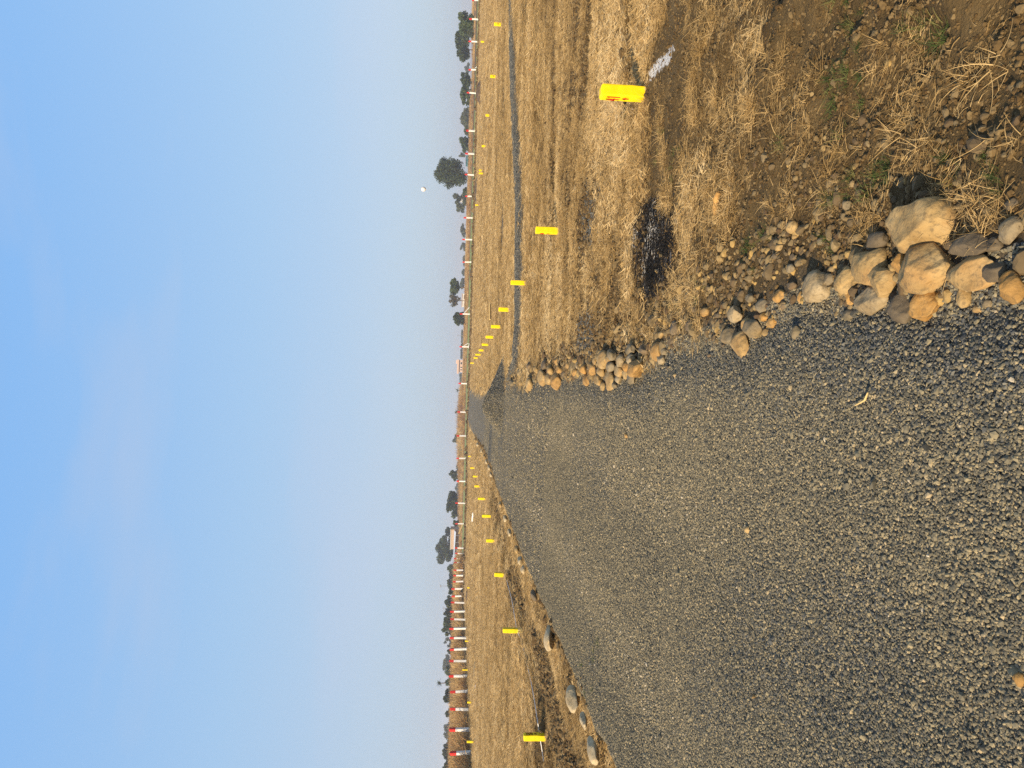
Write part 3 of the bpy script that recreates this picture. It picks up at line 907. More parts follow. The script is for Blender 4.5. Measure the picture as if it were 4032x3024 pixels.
straw_rain(14000, 40.0, 112.0, 1.2, 15, 19, 1.2, 2.2, 0.52)
straw_rain(24000, 40.0, 112.0, 1.2, 19, 24, 2.4, 4.5, 0.50)
def straw_rows(nc, y0, y1, power, per, sx, sy, lo, hi, smin, smax):
    x, y = sample_zone(nc, y0, y1, 0.66, 0.8, power)
    k = not_road(x, y) & (RNG.random(len(x)) < 1.9 * straw_mask(x, y) * sstep(0.10, 0.65, streak(x, y)) * sstep(3.2, 6.5, y))
    x, y = np.repeat(x[k], per), np.repeat(y[k], per)
    grow = np.sqrt(np.maximum(y, 5) / 10)
    x = x + RNG.normal(0, sx, len(x)) * grow; y = y + RNG.normal(0, sy, len(y)) * grow
    k = not_road(x, y) & (straw_mask(x, y) > 0.15)
    x, y = x[k], y[k]
    X_.append(x); Y_.append(y); S_.append(RNG.uniform(smin, smax, len(x))); V_.append(RNG.integers(lo, hi, len(x)))
straw_rows(2300, 3.2, 17.0, 0.5, 13, 0.075, 0.028, 0, 12, 0.7, 1.2)
straw_rows(3600, 14.0, 45.0, 0.9, 6, 0.20, 0.045, 15, 24, 0.7, 1.2)
# the straw-covered bank by the road's left edge, and tufts at the right edge
by = RNG.uniform(5, 45, 9000); bx = road_l(by) - 0.28 - np.abs(RNG.normal(0.3, 0.28, 9000))
k = RNG.random(9000) < (1 - 0.9 * np.clip(trench(bx, by) * 1.4, 0, 1)) * sstep(0.36, 0.5, fbm(bx * 1.5, by * 1.2, 49))
X_.append(bx[k]); Y_.append(by[k]); S_.append(RNG.uniform(0.5, 0.95, k.sum())); V_.append(RNG.integers(0, 15, k.sum()))
for ppx, ppy, a, c_ in [(2720, 1120, 0.30, 170), (2640, 1200, 0.25, 60), (2850, 800, 0.22, 60), (2800, 870, 0.25, 60), (3420, 880, 0.10, 26), (3870, 860, 0.10, 22), (3100, 820, 0.12, 30), (3250, 820, 0.08, 20),
                        (3080, 230, 0.10, 24), (3190, 330, 0.10, 26), (3290, 600, 0.10, 26), (3560, 460, 0.10, 22), (3870, 250, 0.10, 22), (3500, 280, 0.08, 14), (3590, 620, 0.10, 22), (3740, 730, 0.10, 20), (3180, 560, 0.10, 24), (3060, 420, 0.10, 20), (2960, 180, 0.12, 26), (2840, 420, 0.16, 40), (3900, 700, 0.08, 16)]:
    p = at_ground(ppx, ppy); c_ = max(8, int(c_ * 0.6))
    X_.append(p.x + RNG.normal(0, a * 0.5, c_)); Y_.append(p.y + RNG.normal(0, a * 0.6, c_)); S_.append(RNG.uniform(0.5, 1.0, c_)); V_.append(RNG.integers(0, 13, c_))
x, y, s, v = map(np.concatenate, (X_, Y_, S_, V_))
n = len(x)
scatter('dry_straw', np.stack([x, y, surf_h(x, y) + 0.002], -1), np.stack([RNG.normal(0, 0.12, n), RNG.normal(0, 0.12, n), np.where(v >= 15, RNG.normal(0, 0.25, n), RNG.random(n) * 6.283)], -1),
        s[:, None] * np.stack([np.ones(n), np.ones(n), np.interp(y, [6, 14], [1.0, 0.6])], -1), v, np.clip(0.60 * streak(x, y) + 0.65 * RNG.random(n) - 0.06, 0, 1), C_straw)

# green grass tufts
protos = [mesh_np('grass', *blades(26, 600 + i, 0.02, 0.04, 0.12, (0.75, 0.4), 0.0016)) for i in range(4)]
C_grass = proto_collection('grass_tuft', protos, MAT['grass'])
X_, Y_, S_ = [], [], []
for ppx, ppy, c_, a in [(3345, 60, 10, 0.07), (3360, 235, 16, 0.08), (3695, 90, 9, 0.05), (3560, 130, 5, 0.03), (3290, 380, 7, 0.05), (3075, 620, 7, 0.04), (3440, 690, 5, 0.04), (3910, 680, 8, 0.04), (3340, 470, 5, 0.05),
                        (3360, 720, 6, 0.05), (3290, 960, 6, 0.05), (3290, 780, 4, 0.04), (2600, 570, 6, 0.07), (2470, 470, 6, 0.09), (2660, 640, 6, 0.09), (2665, 1190, 10, 0.12), (2740, 1130, 6, 0.10), (2500, 1325, 5, 0.1), (2960, 1010, 6, 0.06), (2400, 850, 4, 0.1), (3000, 930, 4, 0.05), (2330, 2630, 8, 0.3), (2300, 2560, 6, 0.3), (3500, 640, 5, 0.04), (3770, 640, 4, 0.03)]:
    p = at_ground(ppx, ppy)
    X_.append(p.x + RNG.normal(0, a, c_)); Y_.append(p.y + RNG.normal(0, a, c_)); S_.append(RNG.uniform(0.4, 0.8, c_))
x, y, s = map(np.concatenate, (X_, Y_, S_))
k = RNG.random(len(x)) < 0.55; x, y, s = x[k], y[k], s[k]
n = len(x)
scatter('green_grass', np.stack([x, y, surf_h(x, y)], -1), np.stack([RNG.normal(0, 0.1, n), RNG.normal(0, 0.1, n), RNG.random(n) * 6.283], -1),
        np.repeat(s[:, None], 3, 1), RNG.integers(0, 4, n), RNG.random(n), C_grass)

# charred straw and ash
protos = [mesh_np('char', *blades(30, 640 + i, 0.05, 0.012, 0.045, (0.1, 0.15), 0.0022, 3)) for i in range(4)]
C_char = proto_collection('charred_straw', protos, MAT['char'])
x = RNG.uniform(0.2, 2.2, 9000); y = RNG.uniform(4.8, 7.6, 9000)
k = RNG.random(9000) < sstep(0.42, 0.7, burn_mask(x, y) + 0.3 * (fbm(x * 8, y * 5, 97) - 0.5)) * 0.30
x, y = x[k], y[k]; n = len(x)
ashy = np.clip(RNG.random(n) * 0.78 + 0.35 * (fbm(x * 9, y * 4, 98) > 0.60), 0, 1)
scatter('ash', np.stack([x, y, surf_h(x, y) + 0.004], -1), np.stack([RNG.normal(0, 0.1, n), RNG.normal(0, 0.1, n), RNG.random(n) * 6.283], -1),
        np.ones((n, 3)), RNG.integers(0, 4, n), ashy, C_char)

# rubble along the road's right edge
rub = [mesh_np('rubble', stone_verts(2, 700 + i, (1, RNG.uniform(0.65, 0.95), RNG.uniform(0.5, 0.8)), 9, 0.55, 0.88, 0.08), ICO[2][1], False) for i in range(8)]
C_rub = proto_collection('rubble_stone', rub, MAT['rubble'])
y = np.concatenate([RNG.uniform(1.5, 4.5, 2600), RNG.uniform(4.5, 12, 2600), RNG.uniform(12, 24, 1300)])
w = np.interp(y, [1.5, 3, 4.5, 8, 12, 24], [0.22, 0.32, 0.32, 0.22, 0.25, 0.30])
x = road_r(y) + 0.08 + np.abs(RNG.normal(0, 1, len(y))) * w - 0.06
s = np.interp(y, [1.5, 4, 8, 12, 24], [0.012, 0.016, 0.024, 0.032, 0.045]) * np.exp(RNG.normal(0, 0.42, len(y)))
k = (RNG.random(len(y)) < 0.10 + 0.62 * sstep(0.4, 0.6, fbm(x * 2.2, y * 1.6, 99))) & ~((y > 22) & (np.hypot(x - PILE.x, y - PILE.y) < 1.2))
x, y, s = x[k], y[k], s[k]; n = len(x)
scatter('rubble', np.stack([x, y, surf_h(x, y) + s * 0.02], -1), np.stack([RNG.normal(0, 0.5, n), RNG.normal(0, 0.5, n), RNG.random(n) * 6.283], -1),
        np.repeat(s[:, None], 3, 1), RNG.integers(0, 8, n), RNG.random(n), C_rub)

# tall dry brush beyond the fences
protos = [mesh_np('brush', *blades(60, 800 + i, 0.28, 0.5, 1.25, (1.0, 0.35), 0.022, 3)) for i in range(6)]
C_brush = proto_collection('dry_brush', protos, MAT['brush'])
def post_line_x(y): return np.interp(y, [40, 49, 100, 150], [-23.5, -24.6, -30, -34])
y = RNG.uniform(42, 150, 17000); x = post_line_x(y) - 1.0 - np.abs(RNG.normal(0, 1, len(y))) * (4 + 0.18 * y)
s = RNG.uniform(0.5, 1.25, len(y)) * (0.7 + 0.8 * fbm(x * 0.2, y * 0.2, 101))
y2 = RNG.uniform(158, 262, 26000); x2 = RNG.uniform(-0.7, 0.65, 26000) * y2
k = RNG.random(26000) < sstep(0.34, 0.58, fbm(x2 * 0.05, y2 * 0.06, 102)) * (0.25 + 0.75 * sstep(195, 235, y2))
x2, y2 = x2[k], y2[k]; s2 = RNG.uniform(0.4, 1.0, len(x2))
ctr = sstep(0, 1, np.exp(-((x2 + 0.06 * y2) / 15) ** 2)); s2 = s2 * np.where(x2 > -0.5, 0.62, 1.0)
s2 = s2 * (0.8 + 0.9 * ctr * (y2 > 215) + 1.0 * sstep(205, 240, y2) * fbm(x2 * 0.07, y2 * 0.07, 104))
y3 = RNG.uniform(112, 240, 6000); x3 = -0.24 * y3 - RNG.uniform(0, 1, 6000) * 0.35 * y3
s3 = RNG.uniform(0.8, 1.7, 6000)
x, y, s = np.concatenate([x, x2, x3]), np.concatenate([y, y2, y3]), np.concatenate([s, s2, s3]); n = len(x)
scatter('dry_brush', np.stack([x, y, surf_h(x, y)], -1), np.stack([RNG.normal(0, 0.12, n), RNG.normal(0, 0.12, n), RNG.random(n) * 6.283], -1),
        np.stack([s * 1.3, s * 1.3, s], -1), RNG.integers(0, 6, n), np.clip(fbm(x * 0.12, y * 0.12, 103) * 0.9 + RNG.normal(0, 0.16, n), 0, 1), C_brush)

# ------------------------------------------------------------------ stones, each one an object
STONES = []
def road_edge_z(y): return float(road_top(np.array([road_l(np.array([y]))[0] + 0.3]), np.array([y]))[0])
def stone(x0, x1, y0, y1, mat, label, seed, ox=0, oy=0, sc=1.0, group=None, planes=7, lo=0.62, hi=0.92, sit=0.42, tall=0.8, name='stone', cat='stone', yaw=0.0, sub=None, edge=False, grow=1.0):
    """a stone from the box it fills in the photograph"""
    x0, x1, y0, y1 = ox + x0 / sc, ox + x1 / sc, oy + y0 / sc, oy + y1 / sc
    cx, cy = (x0 + x1) / 2, (y0 + y1) / 2
    d = ray(cx, cy)
    p = at_ground(cx, cy, 0.03)
    if edge:                                     # rests against the road's straw-side edge
        yy_ = np.linspace(4, 110, 4000)
        xx_ = road_l(yy_) - 0.06
        col_ = CY - F_PX * (xx_ / yy_)
        j_ = int(np.argmin(np.abs(col_ - cy)))
        p = Vector((xx_[j_], yy_[j_], 0))
    k = p.y / F_PX * math.sqrt(1 + ((cy - CY) / F_PX) ** 2 * 0)
    a = (y1 - y0) / 2 * k * 1.06 * grow
    e = (x1 - x0) / 2 * k * 1.06 * grow
    el = math.atan2(-d.z, math.hypot(d.x, d.y))
    c = min(a * tall, e / math.cos(el) * 0.8)
    q = e * e - (c * math.cos(el)) ** 2
    b = math.sqrt(max(q, 0)) / math.sin(el) if q > 0 else 0.0
    b = min(max(b, 0.55 * a), 1.8 * a)
    if edge: p = Vector((p.x - a * 0.25, p.y, road_edge_z(p.y) + c * 0.30)); planes, lo = 7, 0.58
    else: p = at_ground(cx, cy, c * sit * 0.8)
    px_h = max(x1 - x0, y1 - y0)
    sub = sub or (5 if px_h > 110 else 4 if px_h > 45 else 3)
    v = stone_verts(sub, seed, (1, 1, 1), planes, lo, hi, 0.085)
    cs, sn = math.cos(yaw), math.sin(yaw)
    v = v @ np.array([[cs, sn, 0], [-sn, cs, 0], [0, 0, 1]])
    mn, mx = v.min(0), v.max(0)
    v = (v - (mn + mx) / 2) / ((mx - mn) / 2)
    v = v * np.array([a, b, c])
    me = mesh_np(name, v, ICO[sub][1], True)
    o = link(name, me, MAT['stone_' + mat], None, p)
    tag(o, label, cat, group)
    STONES.append(o)
    return o

Z4 = dict(ox=3032, oy=750, sc=2.212)
stone(995, 1670, 120, 560, 'tan', 'largest tan boulder with a pale scuffed patch, at the top of the near stone pile', 1201, **Z4, planes=7, lo=0.62, hi=0.9, tall=0.95, yaw=0.5)
stone(1120, 1610, 455, 910, 'tan', 'big rounded boulder, half grey and half orange, next to the largest boulder', 1202, **Z4, planes=5, lo=0.72, hi=0.95, tall=0.95)
stone(720, 1050, 510, 850, 'tan', 'bumpy tan stone touching the narrow end of the largest boulder', 1203, **Z4, planes=7, lo=0.65)
stone(560, 760, 660, 910, 'tan', 'small tan stone at the far tip of the near stone pile', 1206, **Z4)
stone(740, 1060, 830, 1085, 'pale', 'pale tan stone with a dark pit, lowest of the near pile on the gravel', 1205, **Z4, planes=6, lo=0.7)
stone(865, 1130, 640, 940, 'tan', 'flat-faced tan stone leaning against the rounded boulder', 1204, **Z4, planes=6, lo=0.5, tall=1.1)
stone(650, 755, 830, 1000, 'rust', 'thin ochre stone wedged beside the pale pitted stone', 1207, **Z4)
stone(425, 590, 722, 830, 'grey', 'small flat grey-tan stone next to the long pale stone', 1208, **Z4)
stone(290, 530, 690, 975, 'pale', 'long pale stone slanting out of the rubble beside the near pile', 1209, **Z4, yaw=0.7, planes=6, lo=0.6)
stone(840, 1020, 360, 525, 'dark', 'rounded dark grey stone in the shade beside the largest boulder', 1210, **Z4, planes=4, lo=0.75)
stone(1050, 1210, 545, 740, 'rust', 'small orange stone wedged behind the rounded boulder', 1211, **Z4)
stone(1600, 1880, 370, 600, 'dark', 'dark brown angular stone beside the orange half of the rounded boulder', 1212, **Z4, lo=0.5)
stone(1880, 2015, 405, 545, 'dark', 'small dark brown stone near the frame edge behind the pile', 1213, **Z4)
stone(1505, 1660, 405, 515, 'dark', 'dark stone tucked under the tip of the largest boulder', 1214, **Z4)
stone(2010, 2225, 220, 470, 'grey', 'flat grey-brown stone cut by the right edge of the photo', 1215, **Z4, lo=0.5)
stone(1510, 2040, 560, 885, 'tan', 'long brown stone with an orange crest next to the rounded boulder', 1216, **Z4, planes=8, lo=0.5, yaw=0.3)
stone(1040, 1310, 890, 1165, 'dark', 'dark brown stone with an orange foot, half sunk in the gravel', 1217, **Z4)
stone(1230, 1500, 850, 1140, 'rust', 'rough bright orange stone standing on the gravel below the rounded boulder', 1218, **Z4, lo=0.6)
stone(1635, 1765, 825, 1025, 'tan', 'oblong tan stone on the gravel beside a white chip', 1219, **Z4, planes=4, lo=0.75)
stone(1650, 1790, 745, 885, 'pale', 'small white-grey angular chip on the long brown stone', 1220, **Z4, lo=0.5)
stone(1865, 2060, 600, 805, 'dark', 'brown slab sunk in dark gravel close to the photo\'s right edge', 1221, **Z4)
stone(1990, 2225, 690, 990, 'rust', 'brown stone with an orange foot at the photo\'s right edge', 1222, **Z4, lo=0.55)
stone(600, 775, 1035, 1135, 'grey', 'grey stone half buried in the gravel below the pale pitted stone', 1223, **Z4, planes=6)
stone(180, 272, 1178, 1305, 'grey', 'lone flat grey stone lying on the gravel', 1224, **Z4, lo=0.5)
stone(235, 292, 878, 982, 'rust', 'small square orange stone beside the long pale stone', 1225, **Z4)
stone(75, 152, 968, 1042, 'tan', 'small round tan pebble at the rubble edge', 1226, **Z4)
stone(-10, 72, 1100, 1200, 'rust', 'rounded orange stone at the end of the large leaning stone', 1227, **Z4)
stone(138, 240, 262, 378, 'tan', 'round tan stone alone in the straw', 1228, **Z4, planes=3, lo=0.8)
stone(190, 240, 372, 430, 'tan', 'pebble touching the round tan stone in the straw', 1229, **Z4)
stone(628, 712, 78, 182, 'grey', 'square grey stone in the soil above the largest boulder\'s narrow end', 1230, **Z4, lo=0.5)
stone(128, 258, 790, 866, 'dark', 'flat dark stone in the rubble beside the long pale stone', 1231, **Z4)
stone(20, 135, 865, 975, 'rust', 'brown stone among the rubble with a sunlit foot', 1232, **Z4)
stone(1850, 1932, 945, 1022, 'grey', 'round grey pebble on the gravel near the brown slab', 1233, **Z4)
stone(1770, 1860, 988, 1068, 'tan', 'flat tan pebble beside the round grey pebble', 1234, **Z4)
stone(2045, 2155, 65, 175, 'dark', 'brown stone in the soil at the top right of the pile', 1236, **Z4)
stone(400, 480, 410, 480, 'grey', 'grey pebble in the soil between straw and long pale stone', 1237, **Z4)
Z2 = dict(ox=2150, oy=750, sc=2.212)
stone(1605, 1790, 1230, 1475, 'tan', 'large stone with a sunlit orange face jutting onto the gravel', 1301, **Z2, planes=7, lo=0.6, tall=0.9)
stone(1720, 1880, 1120, 1290, 'grey', 'grey stone touching the back of the large jutting stone', 1302, **Z2, planes=6, yaw=0.6)
stone(1795, 1972, 945, 1070, 'grey', 'smooth oval grey-tan stone in the middle of the rubble', 1303, **Z2, planes=3, lo=0.8)
stone(1580, 1702, 1008, 1152, 'pale', 'pale pointed stone in the rubble', 1304, **Z2, lo=0.5)
stone(1678, 1815, 1110, 1218, 'tan', 'tan stone between the pale pointed stone and the jutting stone', 1305, **Z2)
stone(1855, 1932, 1062, 1140, 'rust', 'small ochre stone next to the smooth oval stone', 1306, **Z2)
stone(1903, 2024, 1103, 1198, 'rust', 'orange rounded stone beside the tail of the jutting stone', 1307, **Z2)
stone(1520, 1662, 1198, 1340, 'grey', 'square grey-brown stone at the gravel edge beside the jutting stone', 1309, **Z2, lo=0.6)
stone(1080, 1155, 1130, 1258, 'dark', 'tall brown stone where the straw meets the rubble', 1310, **Z2)
stone(1200, 1322, 1130, 1232, 'dark', 'slanted brown stone in the rubble near the straw', 1311, **Z2)
stone(1348, 1432, 1018, 1098, 'rust', 'small ochre stone at the edge of the straw', 1312, **Z2)
stone(1733, 1825, 898, 978, 'grey', 'brown-grey stone on the soil side of the smooth oval stone', 1313, **Z2)
stone(1880, 1955, 1203, 1275, 'tan', 'tan pebble on gravel behind the jutting stone', 1314, **Z2)
G2 = 'small brown stones strewn in the rubble band'
for i, b in enumerate([(1050, 1125, 1282, 1345), (995, 1062, 1368, 1435), (1800, 1850, 1235, 1288), (1470, 1530, 1060, 1110), (1250, 1345, 1010, 1065), (1262, 1330, 1230, 1275), (970, 1040, 1220, 1290), (1520, 1570, 1330, 1370), (2030, 2100, 970, 1040), (1880, 1960, 690, 760), (1990, 2060, 460, 530), (2110, 2190, 550, 610), (1960, 2020, 545, 600), (2080, 2170, 640, 720), (1820, 1860, 980, 1030), (1400, 1440, 1420, 1455), (1040, 1085, 1520, 1560), (1440, 1500, 1150, 1200), (1100, 1150, 1590, 1630), (1300, 1350, 1180, 1220)]):
    stone(*b, ['dark', 'grey', 'tan', 'dark'][i % 4], 'small brown stone strewn in the rubble between straw and gravel road', 1330 + i, **Z2, group=G2)
stone(905, 1022, 1325, 1485, 'rust', 'blocky yellow-orange stone at the near end of the middle stone pile', 1401, sit=1.0, **Z2, planes=6, lo=0.6, tall=1.1)
stone(705, 855, 1478, 1625, 'rust', 'sharp-cornered orange stone low in the middle pile', 1402, sit=1.0, **Z2, lo=0.5, tall=1.0)
stone(440, 548, 1395, 1552, 'tan', 'upright rounded tan stone at the far end of the middle pile', 1403, sit=1.0, **Z2, planes=4, lo=0.75)
stone(518, 625, 1378, 1482, 'grey', 'grey stone at the back of the middle pile', 1404, sit=1.0, **Z2)
stone(598, 692, 1428, 1535, 'pale', 'pinkish stone amid the middle pile', 1405, sit=1.0, **Z2)
stone(688, 802, 1428, 1524, 'pale', 'pale pink-grey stone beside the orange sharp-cornered stone', 1406, sit=1.0, **Z2)
stone(678, 802, 1335, 1435, 'grey', 'broad grey stone at the back edge of the middle pile', 1407, sit=1.0, **Z2)
stone(800, 905, 1338, 1435, 'dark', 'dark grey stone next to the blocky yellow-orange stone', 1408, sit=1.0, **Z2)
stone(960, 1045, 1428, 1515, 'pale', 'pale stone on the gravel below the blocky yellow-orange stone', 1411, sit=1.0, **Z2)
Z5 = dict(ox=1800, oy=1400, sc=2.212)
stone(1288, 1382, 130, 302, 'tan', 'tall sunlit tan stone farthest onto the gravel in the middle pile', 1501, sit=1.0, **Z5, planes=5, lo=0.65, tall=1.1)
stone(1480, 1562, 140, 245, 'grey', 'grey stone in the gutter of the middle pile', 1503, sit=1.0, **Z5)
stone(1140, 1218, 62, 172, 'rust', 'orange-tan stone leading off the middle pile', 1504, sit=1.0, **Z5)
stone(1058, 1142, 78, 162, 'rust', 'ochre stone between the middle pile and the field', 1505, sit=1.0, **Z5)
G3 = 'fist sized stones of the middle pile'
for i, b in enumerate([(1380, 1442, 85, 180), (1198, 1272, 178, 255), (1098, 1152, 172, 255), (1300, 1372, 60, 135), (1375, 1440, 170, 240), (1440, 1490, 130, 200), (1218, 1290, 100, 175), (1245, 1290, 235, 300), (1000, 1060, 120, 175), (1345, 1400, 235, 280), (1030, 1070, 60, 110), (1175, 1220, 20, 75), (1295, 1370, -10, 60), (1225, 1290, -5, 75), (1445, 1500, 60, 130)]):
    stone(*b, ['tan', 'tan', 'rust', 'grey', 'pale', 'tan'][i % 6], 'fist sized rounded tan stone heaped in the middle pile at the road edge', 1530 + i, **Z5, group=G3, planes=5, lo=0.65, tall=0.95, sit=0.95, grow=1.22)
G4 = 'stones along the road edge between the middle pile and the gravel heap'
for i, b in enumerate([(700, 790, 125, 255), (815, 915, 165, 290), (762, 830, 160, 250), (730, 795, 45, 135), (450, 505, 215, 262), (535, 585, 215, 262), (595, 675, 205, 300), (860, 930, 90, 150), (660, 720, 90, 150), (600, 660, 60, 120), (520, 570, 120, 170), (780, 850, 90, 160), (585, 640, 270, 320), (840, 900, 20, 80), (940, 1000, 60, 110), (900, 960, 140, 190)]):
    stone(*b, ['tan', 'rust', 'tan', 'dark', 'grey', 'tan'][i % 6], 'tan stone at the road edge between the middle pile and the gravel heap', 1560 + i, **Z5, group=G4, planes=5, lo=0.6, tall=0.95, sit=0.8, grow=1.15)
G5 = 'pale stones along the far road edge past the gravel heap'
for i, b in enumerate([(1866, 1882, 1520, 1548), (1888, 1908, 1524, 1556), (1918, 1938, 1522, 1550), (1906, 1918, 1500, 1522), (1930, 1944, 1496, 1516), (1858, 1868, 1528, 1545)]):
    stone(*b, 'tan', 'pale tan stone at the far road edge past the gravel heap', 1590 + i, group=G5)
# left edge of the road
Z6 = dict(ox=1800, oy=2150, sc=1.898, edge=True)
stone(850, 975, 1050, 1200, 'light', 'broad pale stone at the straw-side edge of the road', 1601, **Z6, planes=5, lo=0.65, tall=0.8)
stone(1030, 1120, 1450, 1610, 'light', 'flat tan slab at the straw-side road edge, nearest the bottom of the photo', 1603, **Z6, planes=5, lo=0.6, tall=0.6)
stone(695, 790, 590, 750, 'light', 'long pale slab set along the straw-side edge of the road', 1604, **Z6, planes=5, lo=0.6, tall=0.6)
stone(570, 628, 325, 400, 'dark', 'brown slab at the straw-side road edge near the bend', 1607, **Z6)
stone(985, 1040, 1265, 1360, 'light', 'tan slab between the broad pale stone and the bottom slab at the road edge', 1610, **Z6, tall=0.6)
G6 = 'clods and stones along the far stretch of the straw-side road edge'
for i, (px, py) in enumerate([(2045, 2205), (2058, 2240), (2025, 2160), (2000, 2095), (1978, 2040), (1960, 1985), (1922, 1842), (1912, 1818), (1900, 1798), (1890, 1776), (1880, 1752), (1872, 1735), (1934, 1868)]):
    h_ = 5 + (px - 1850) * 0.035
    stone(px - h_, px + h_, py - h_ * 1.3, py + h_ * 1.3, ['light', 'light', 'tan'][i % 3], 'straw-coloured clod at the far stretch of the straw-side road edge', 1640 + i, edge=True, group=G6)
stone(1862, 1884, 2612, 2686, 'tan', 'rounded tan mound of earth in the stubble near the left row of posts', 1609, planes=3, lo=0.8, name='earth_mound', cat='mound')
# single pebbles on the road
stone(2930, 2958, 2070, 2100, 'tan', 'tan pebble alone on the gravel in mid road', 1620)
stone(3990, 4040, 2645, 2705, 'rust', 'orange-brown stone in the gravel at the photo\'s right edge', 1621)
stone(2455, 2478, 1705, 1725, 'rust', 'small orange stone far down the gravel road', 1623)
stone(2955, 2985, 2735, 2755, 'rust', 'orange pebble on the gravel toward the bottom of the photo', 1624)

# ------------------------------------------------------------------ yellow marker stones
def strokes_mesh(lines, w, depth):
    """flat brush strokes in the x-z plane, front at y = -depth"""
    mb = MB()
    for ln in lines:
        for (x0, z0), (x1, z1) in zip(ln[:-1], ln[1:]):
            d = Vector((x1 - x0, z1 - z0)); l = d.length
            if l < 1e-6: continue
            d /= l; nrm = Vector((-d.y, d.x)) * w / 2
            a = Vector((x0, z0)) - d * w * 0.4; b = Vector((x1, z1)) + d * w * 0.4
            q = [a + nrm, b + nrm, b - nrm, a - nrm]
            vs = [(p.x, -depth, p.y) for p in q] + [(p.x, 0, p.y) for p in q]
            mb.add(vs, [(0, 1, 2, 3), (7, 6, 5, 4)] + [(i, i + 4, (i + 1) % 4 + 4, (i + 1) % 4) for i in range(4)])
    return mb
DIG = {'4': [[(0.62, 0.0), (0.62, 1.0)], [(0.62, 1.0), (0.05, 0.38), (0.95, 0.38)]],
       '1': [[(0.5, 0.0), (0.5, 1.0)], [(0.5, 1.0), (0.32, 0.86)]],
       '5': [[(0.9, 1.0), (0.18, 1.0), (0.14, 0.56), (0.6, 0.62), (0.9, 0.42), (0.85, 0.12), (0.5, 0.0), (0.1, 0.08)]],
       '8': [[(0.5, 0.54), (0.15, 0.72), (0.25, 0.96), (0.55, 1.0), (0.82, 0.88), (0.8, 0.68), (0.5, 0.54), (0.12, 0.3), (0.2, 0.05), (0.5, 0.0), (0.85, 0.1), (0.88, 0.34), (0.5, 0.54)]]}
ARROW = [[(0.5, 0.0), (0.5, 1.0)], [(0.1, 0.55), (0.5, 1.0), (0.9, 0.55)]]
SCRAWL = [[(0.1, 0.1), (0.3, 0.9), (0.5, 0.2), (0.7, 0.8), (0.9, 0.3)]]

def place_strokes(strokes, x0, z0, w, h): return [[(x0 + px * w, z0 + pz * h) for px, pz in ln] for ln in strokes]

def block_mesh(seed):
    g = random.Random(seed)
    bm = bmesh.new()
    bmesh.ops.create_cube(bm, size=1.0)
    for v in bm.verts:
        v.co.x *= 0.100; v.co.y *= 0.125
        v.co.z = 0.40 if v.co.z > 0 else -0.10
        if v.co.z > 0: v.co.x *= 0.95; v.co.y *= 0.95
    top = [e for e in bm.edges if all(v.co.z > 0.3 for v in e.verts)]
    bmesh.ops.bevel(bm, geom=top, offset=0.022, segments=3, affect='EDGES', profile=0.5)
    side = [e for e in bm.edges if abs(e.verts[0].co.z - e.verts[1].co.z) > 0.25]
    bmesh.ops.bevel(bm, geom=side, offset=0.009, segments=2, affect='EDGES', profile=0.6)
    bmesh.ops.subdivide_edges(bm, edges=[e for e in bm.edges if abs(e.verts[0].co.z - e.verts[1].co.z) > 0.2], cuts=7)
    for v in bm.verts:
        v.co.x += g.uniform(-1, 1) * 0.0016; v.co.y += g.uniform(-1, 1) * 0.0016
        if v.co.z < 0.11 and v.co.x > 0.03: v.co.x -= g.uniform(0.0, 0.012)
    me = bpy.data.meshes.new('block')
    bm.to_mesh(me); bm.free()
    return me

BLOCK_ME = [block_mesh(i) for i in range(3)]
for m_ in BLOCK_ME: m_.materials.append(MAT['yellow'])
n_block = 0
def marker(px, py, label, group, hpx=None, mark=None, side=None, rz=0.0, lean=0.0):
    global n_block
    p = at_ground(px, py)
    root = empty('marker_stone', p, rz)
    root.rotation_euler = (lean * 0.3, lean, rz)
    tag(root, label, 'marker stone', group)
    o = bpy.data.objects.new('block', BLOCK_ME[n_block % 3]); n_block += 1
    COL.objects.link(o); o.parent = root
    if hpx:
        hh = hpx * p.y / F_PX / math.cos(0.1)
        o.scale = (1.22 if p.y > 20 else 1, 1, hh / 0.40)
    else: hh = 0.40
    if mark:
        s = -1 if side == 'left' else 1
        for nm, lines, zc in mark:
            mb = strokes_mesh(lines, 0.012, 0.003)
            q = mb.build(nm, MAT['red_marking'] if side == 'left' else MAT['maroon_marking'], root)
            if side == 'front': q.location = (0, -0.0620, zc * hh); q.rotation_euler = (0, 0, 0)
            elif side == 'left': q.location = (-0.0496, 0, zc * hh); q.rotation_euler = (0, 0, -math.pi / 2)
            else: q.location = (0.0496, 0, zc * hh); q.rotation_euler = (0, 0, math.pi / 2)
    return root

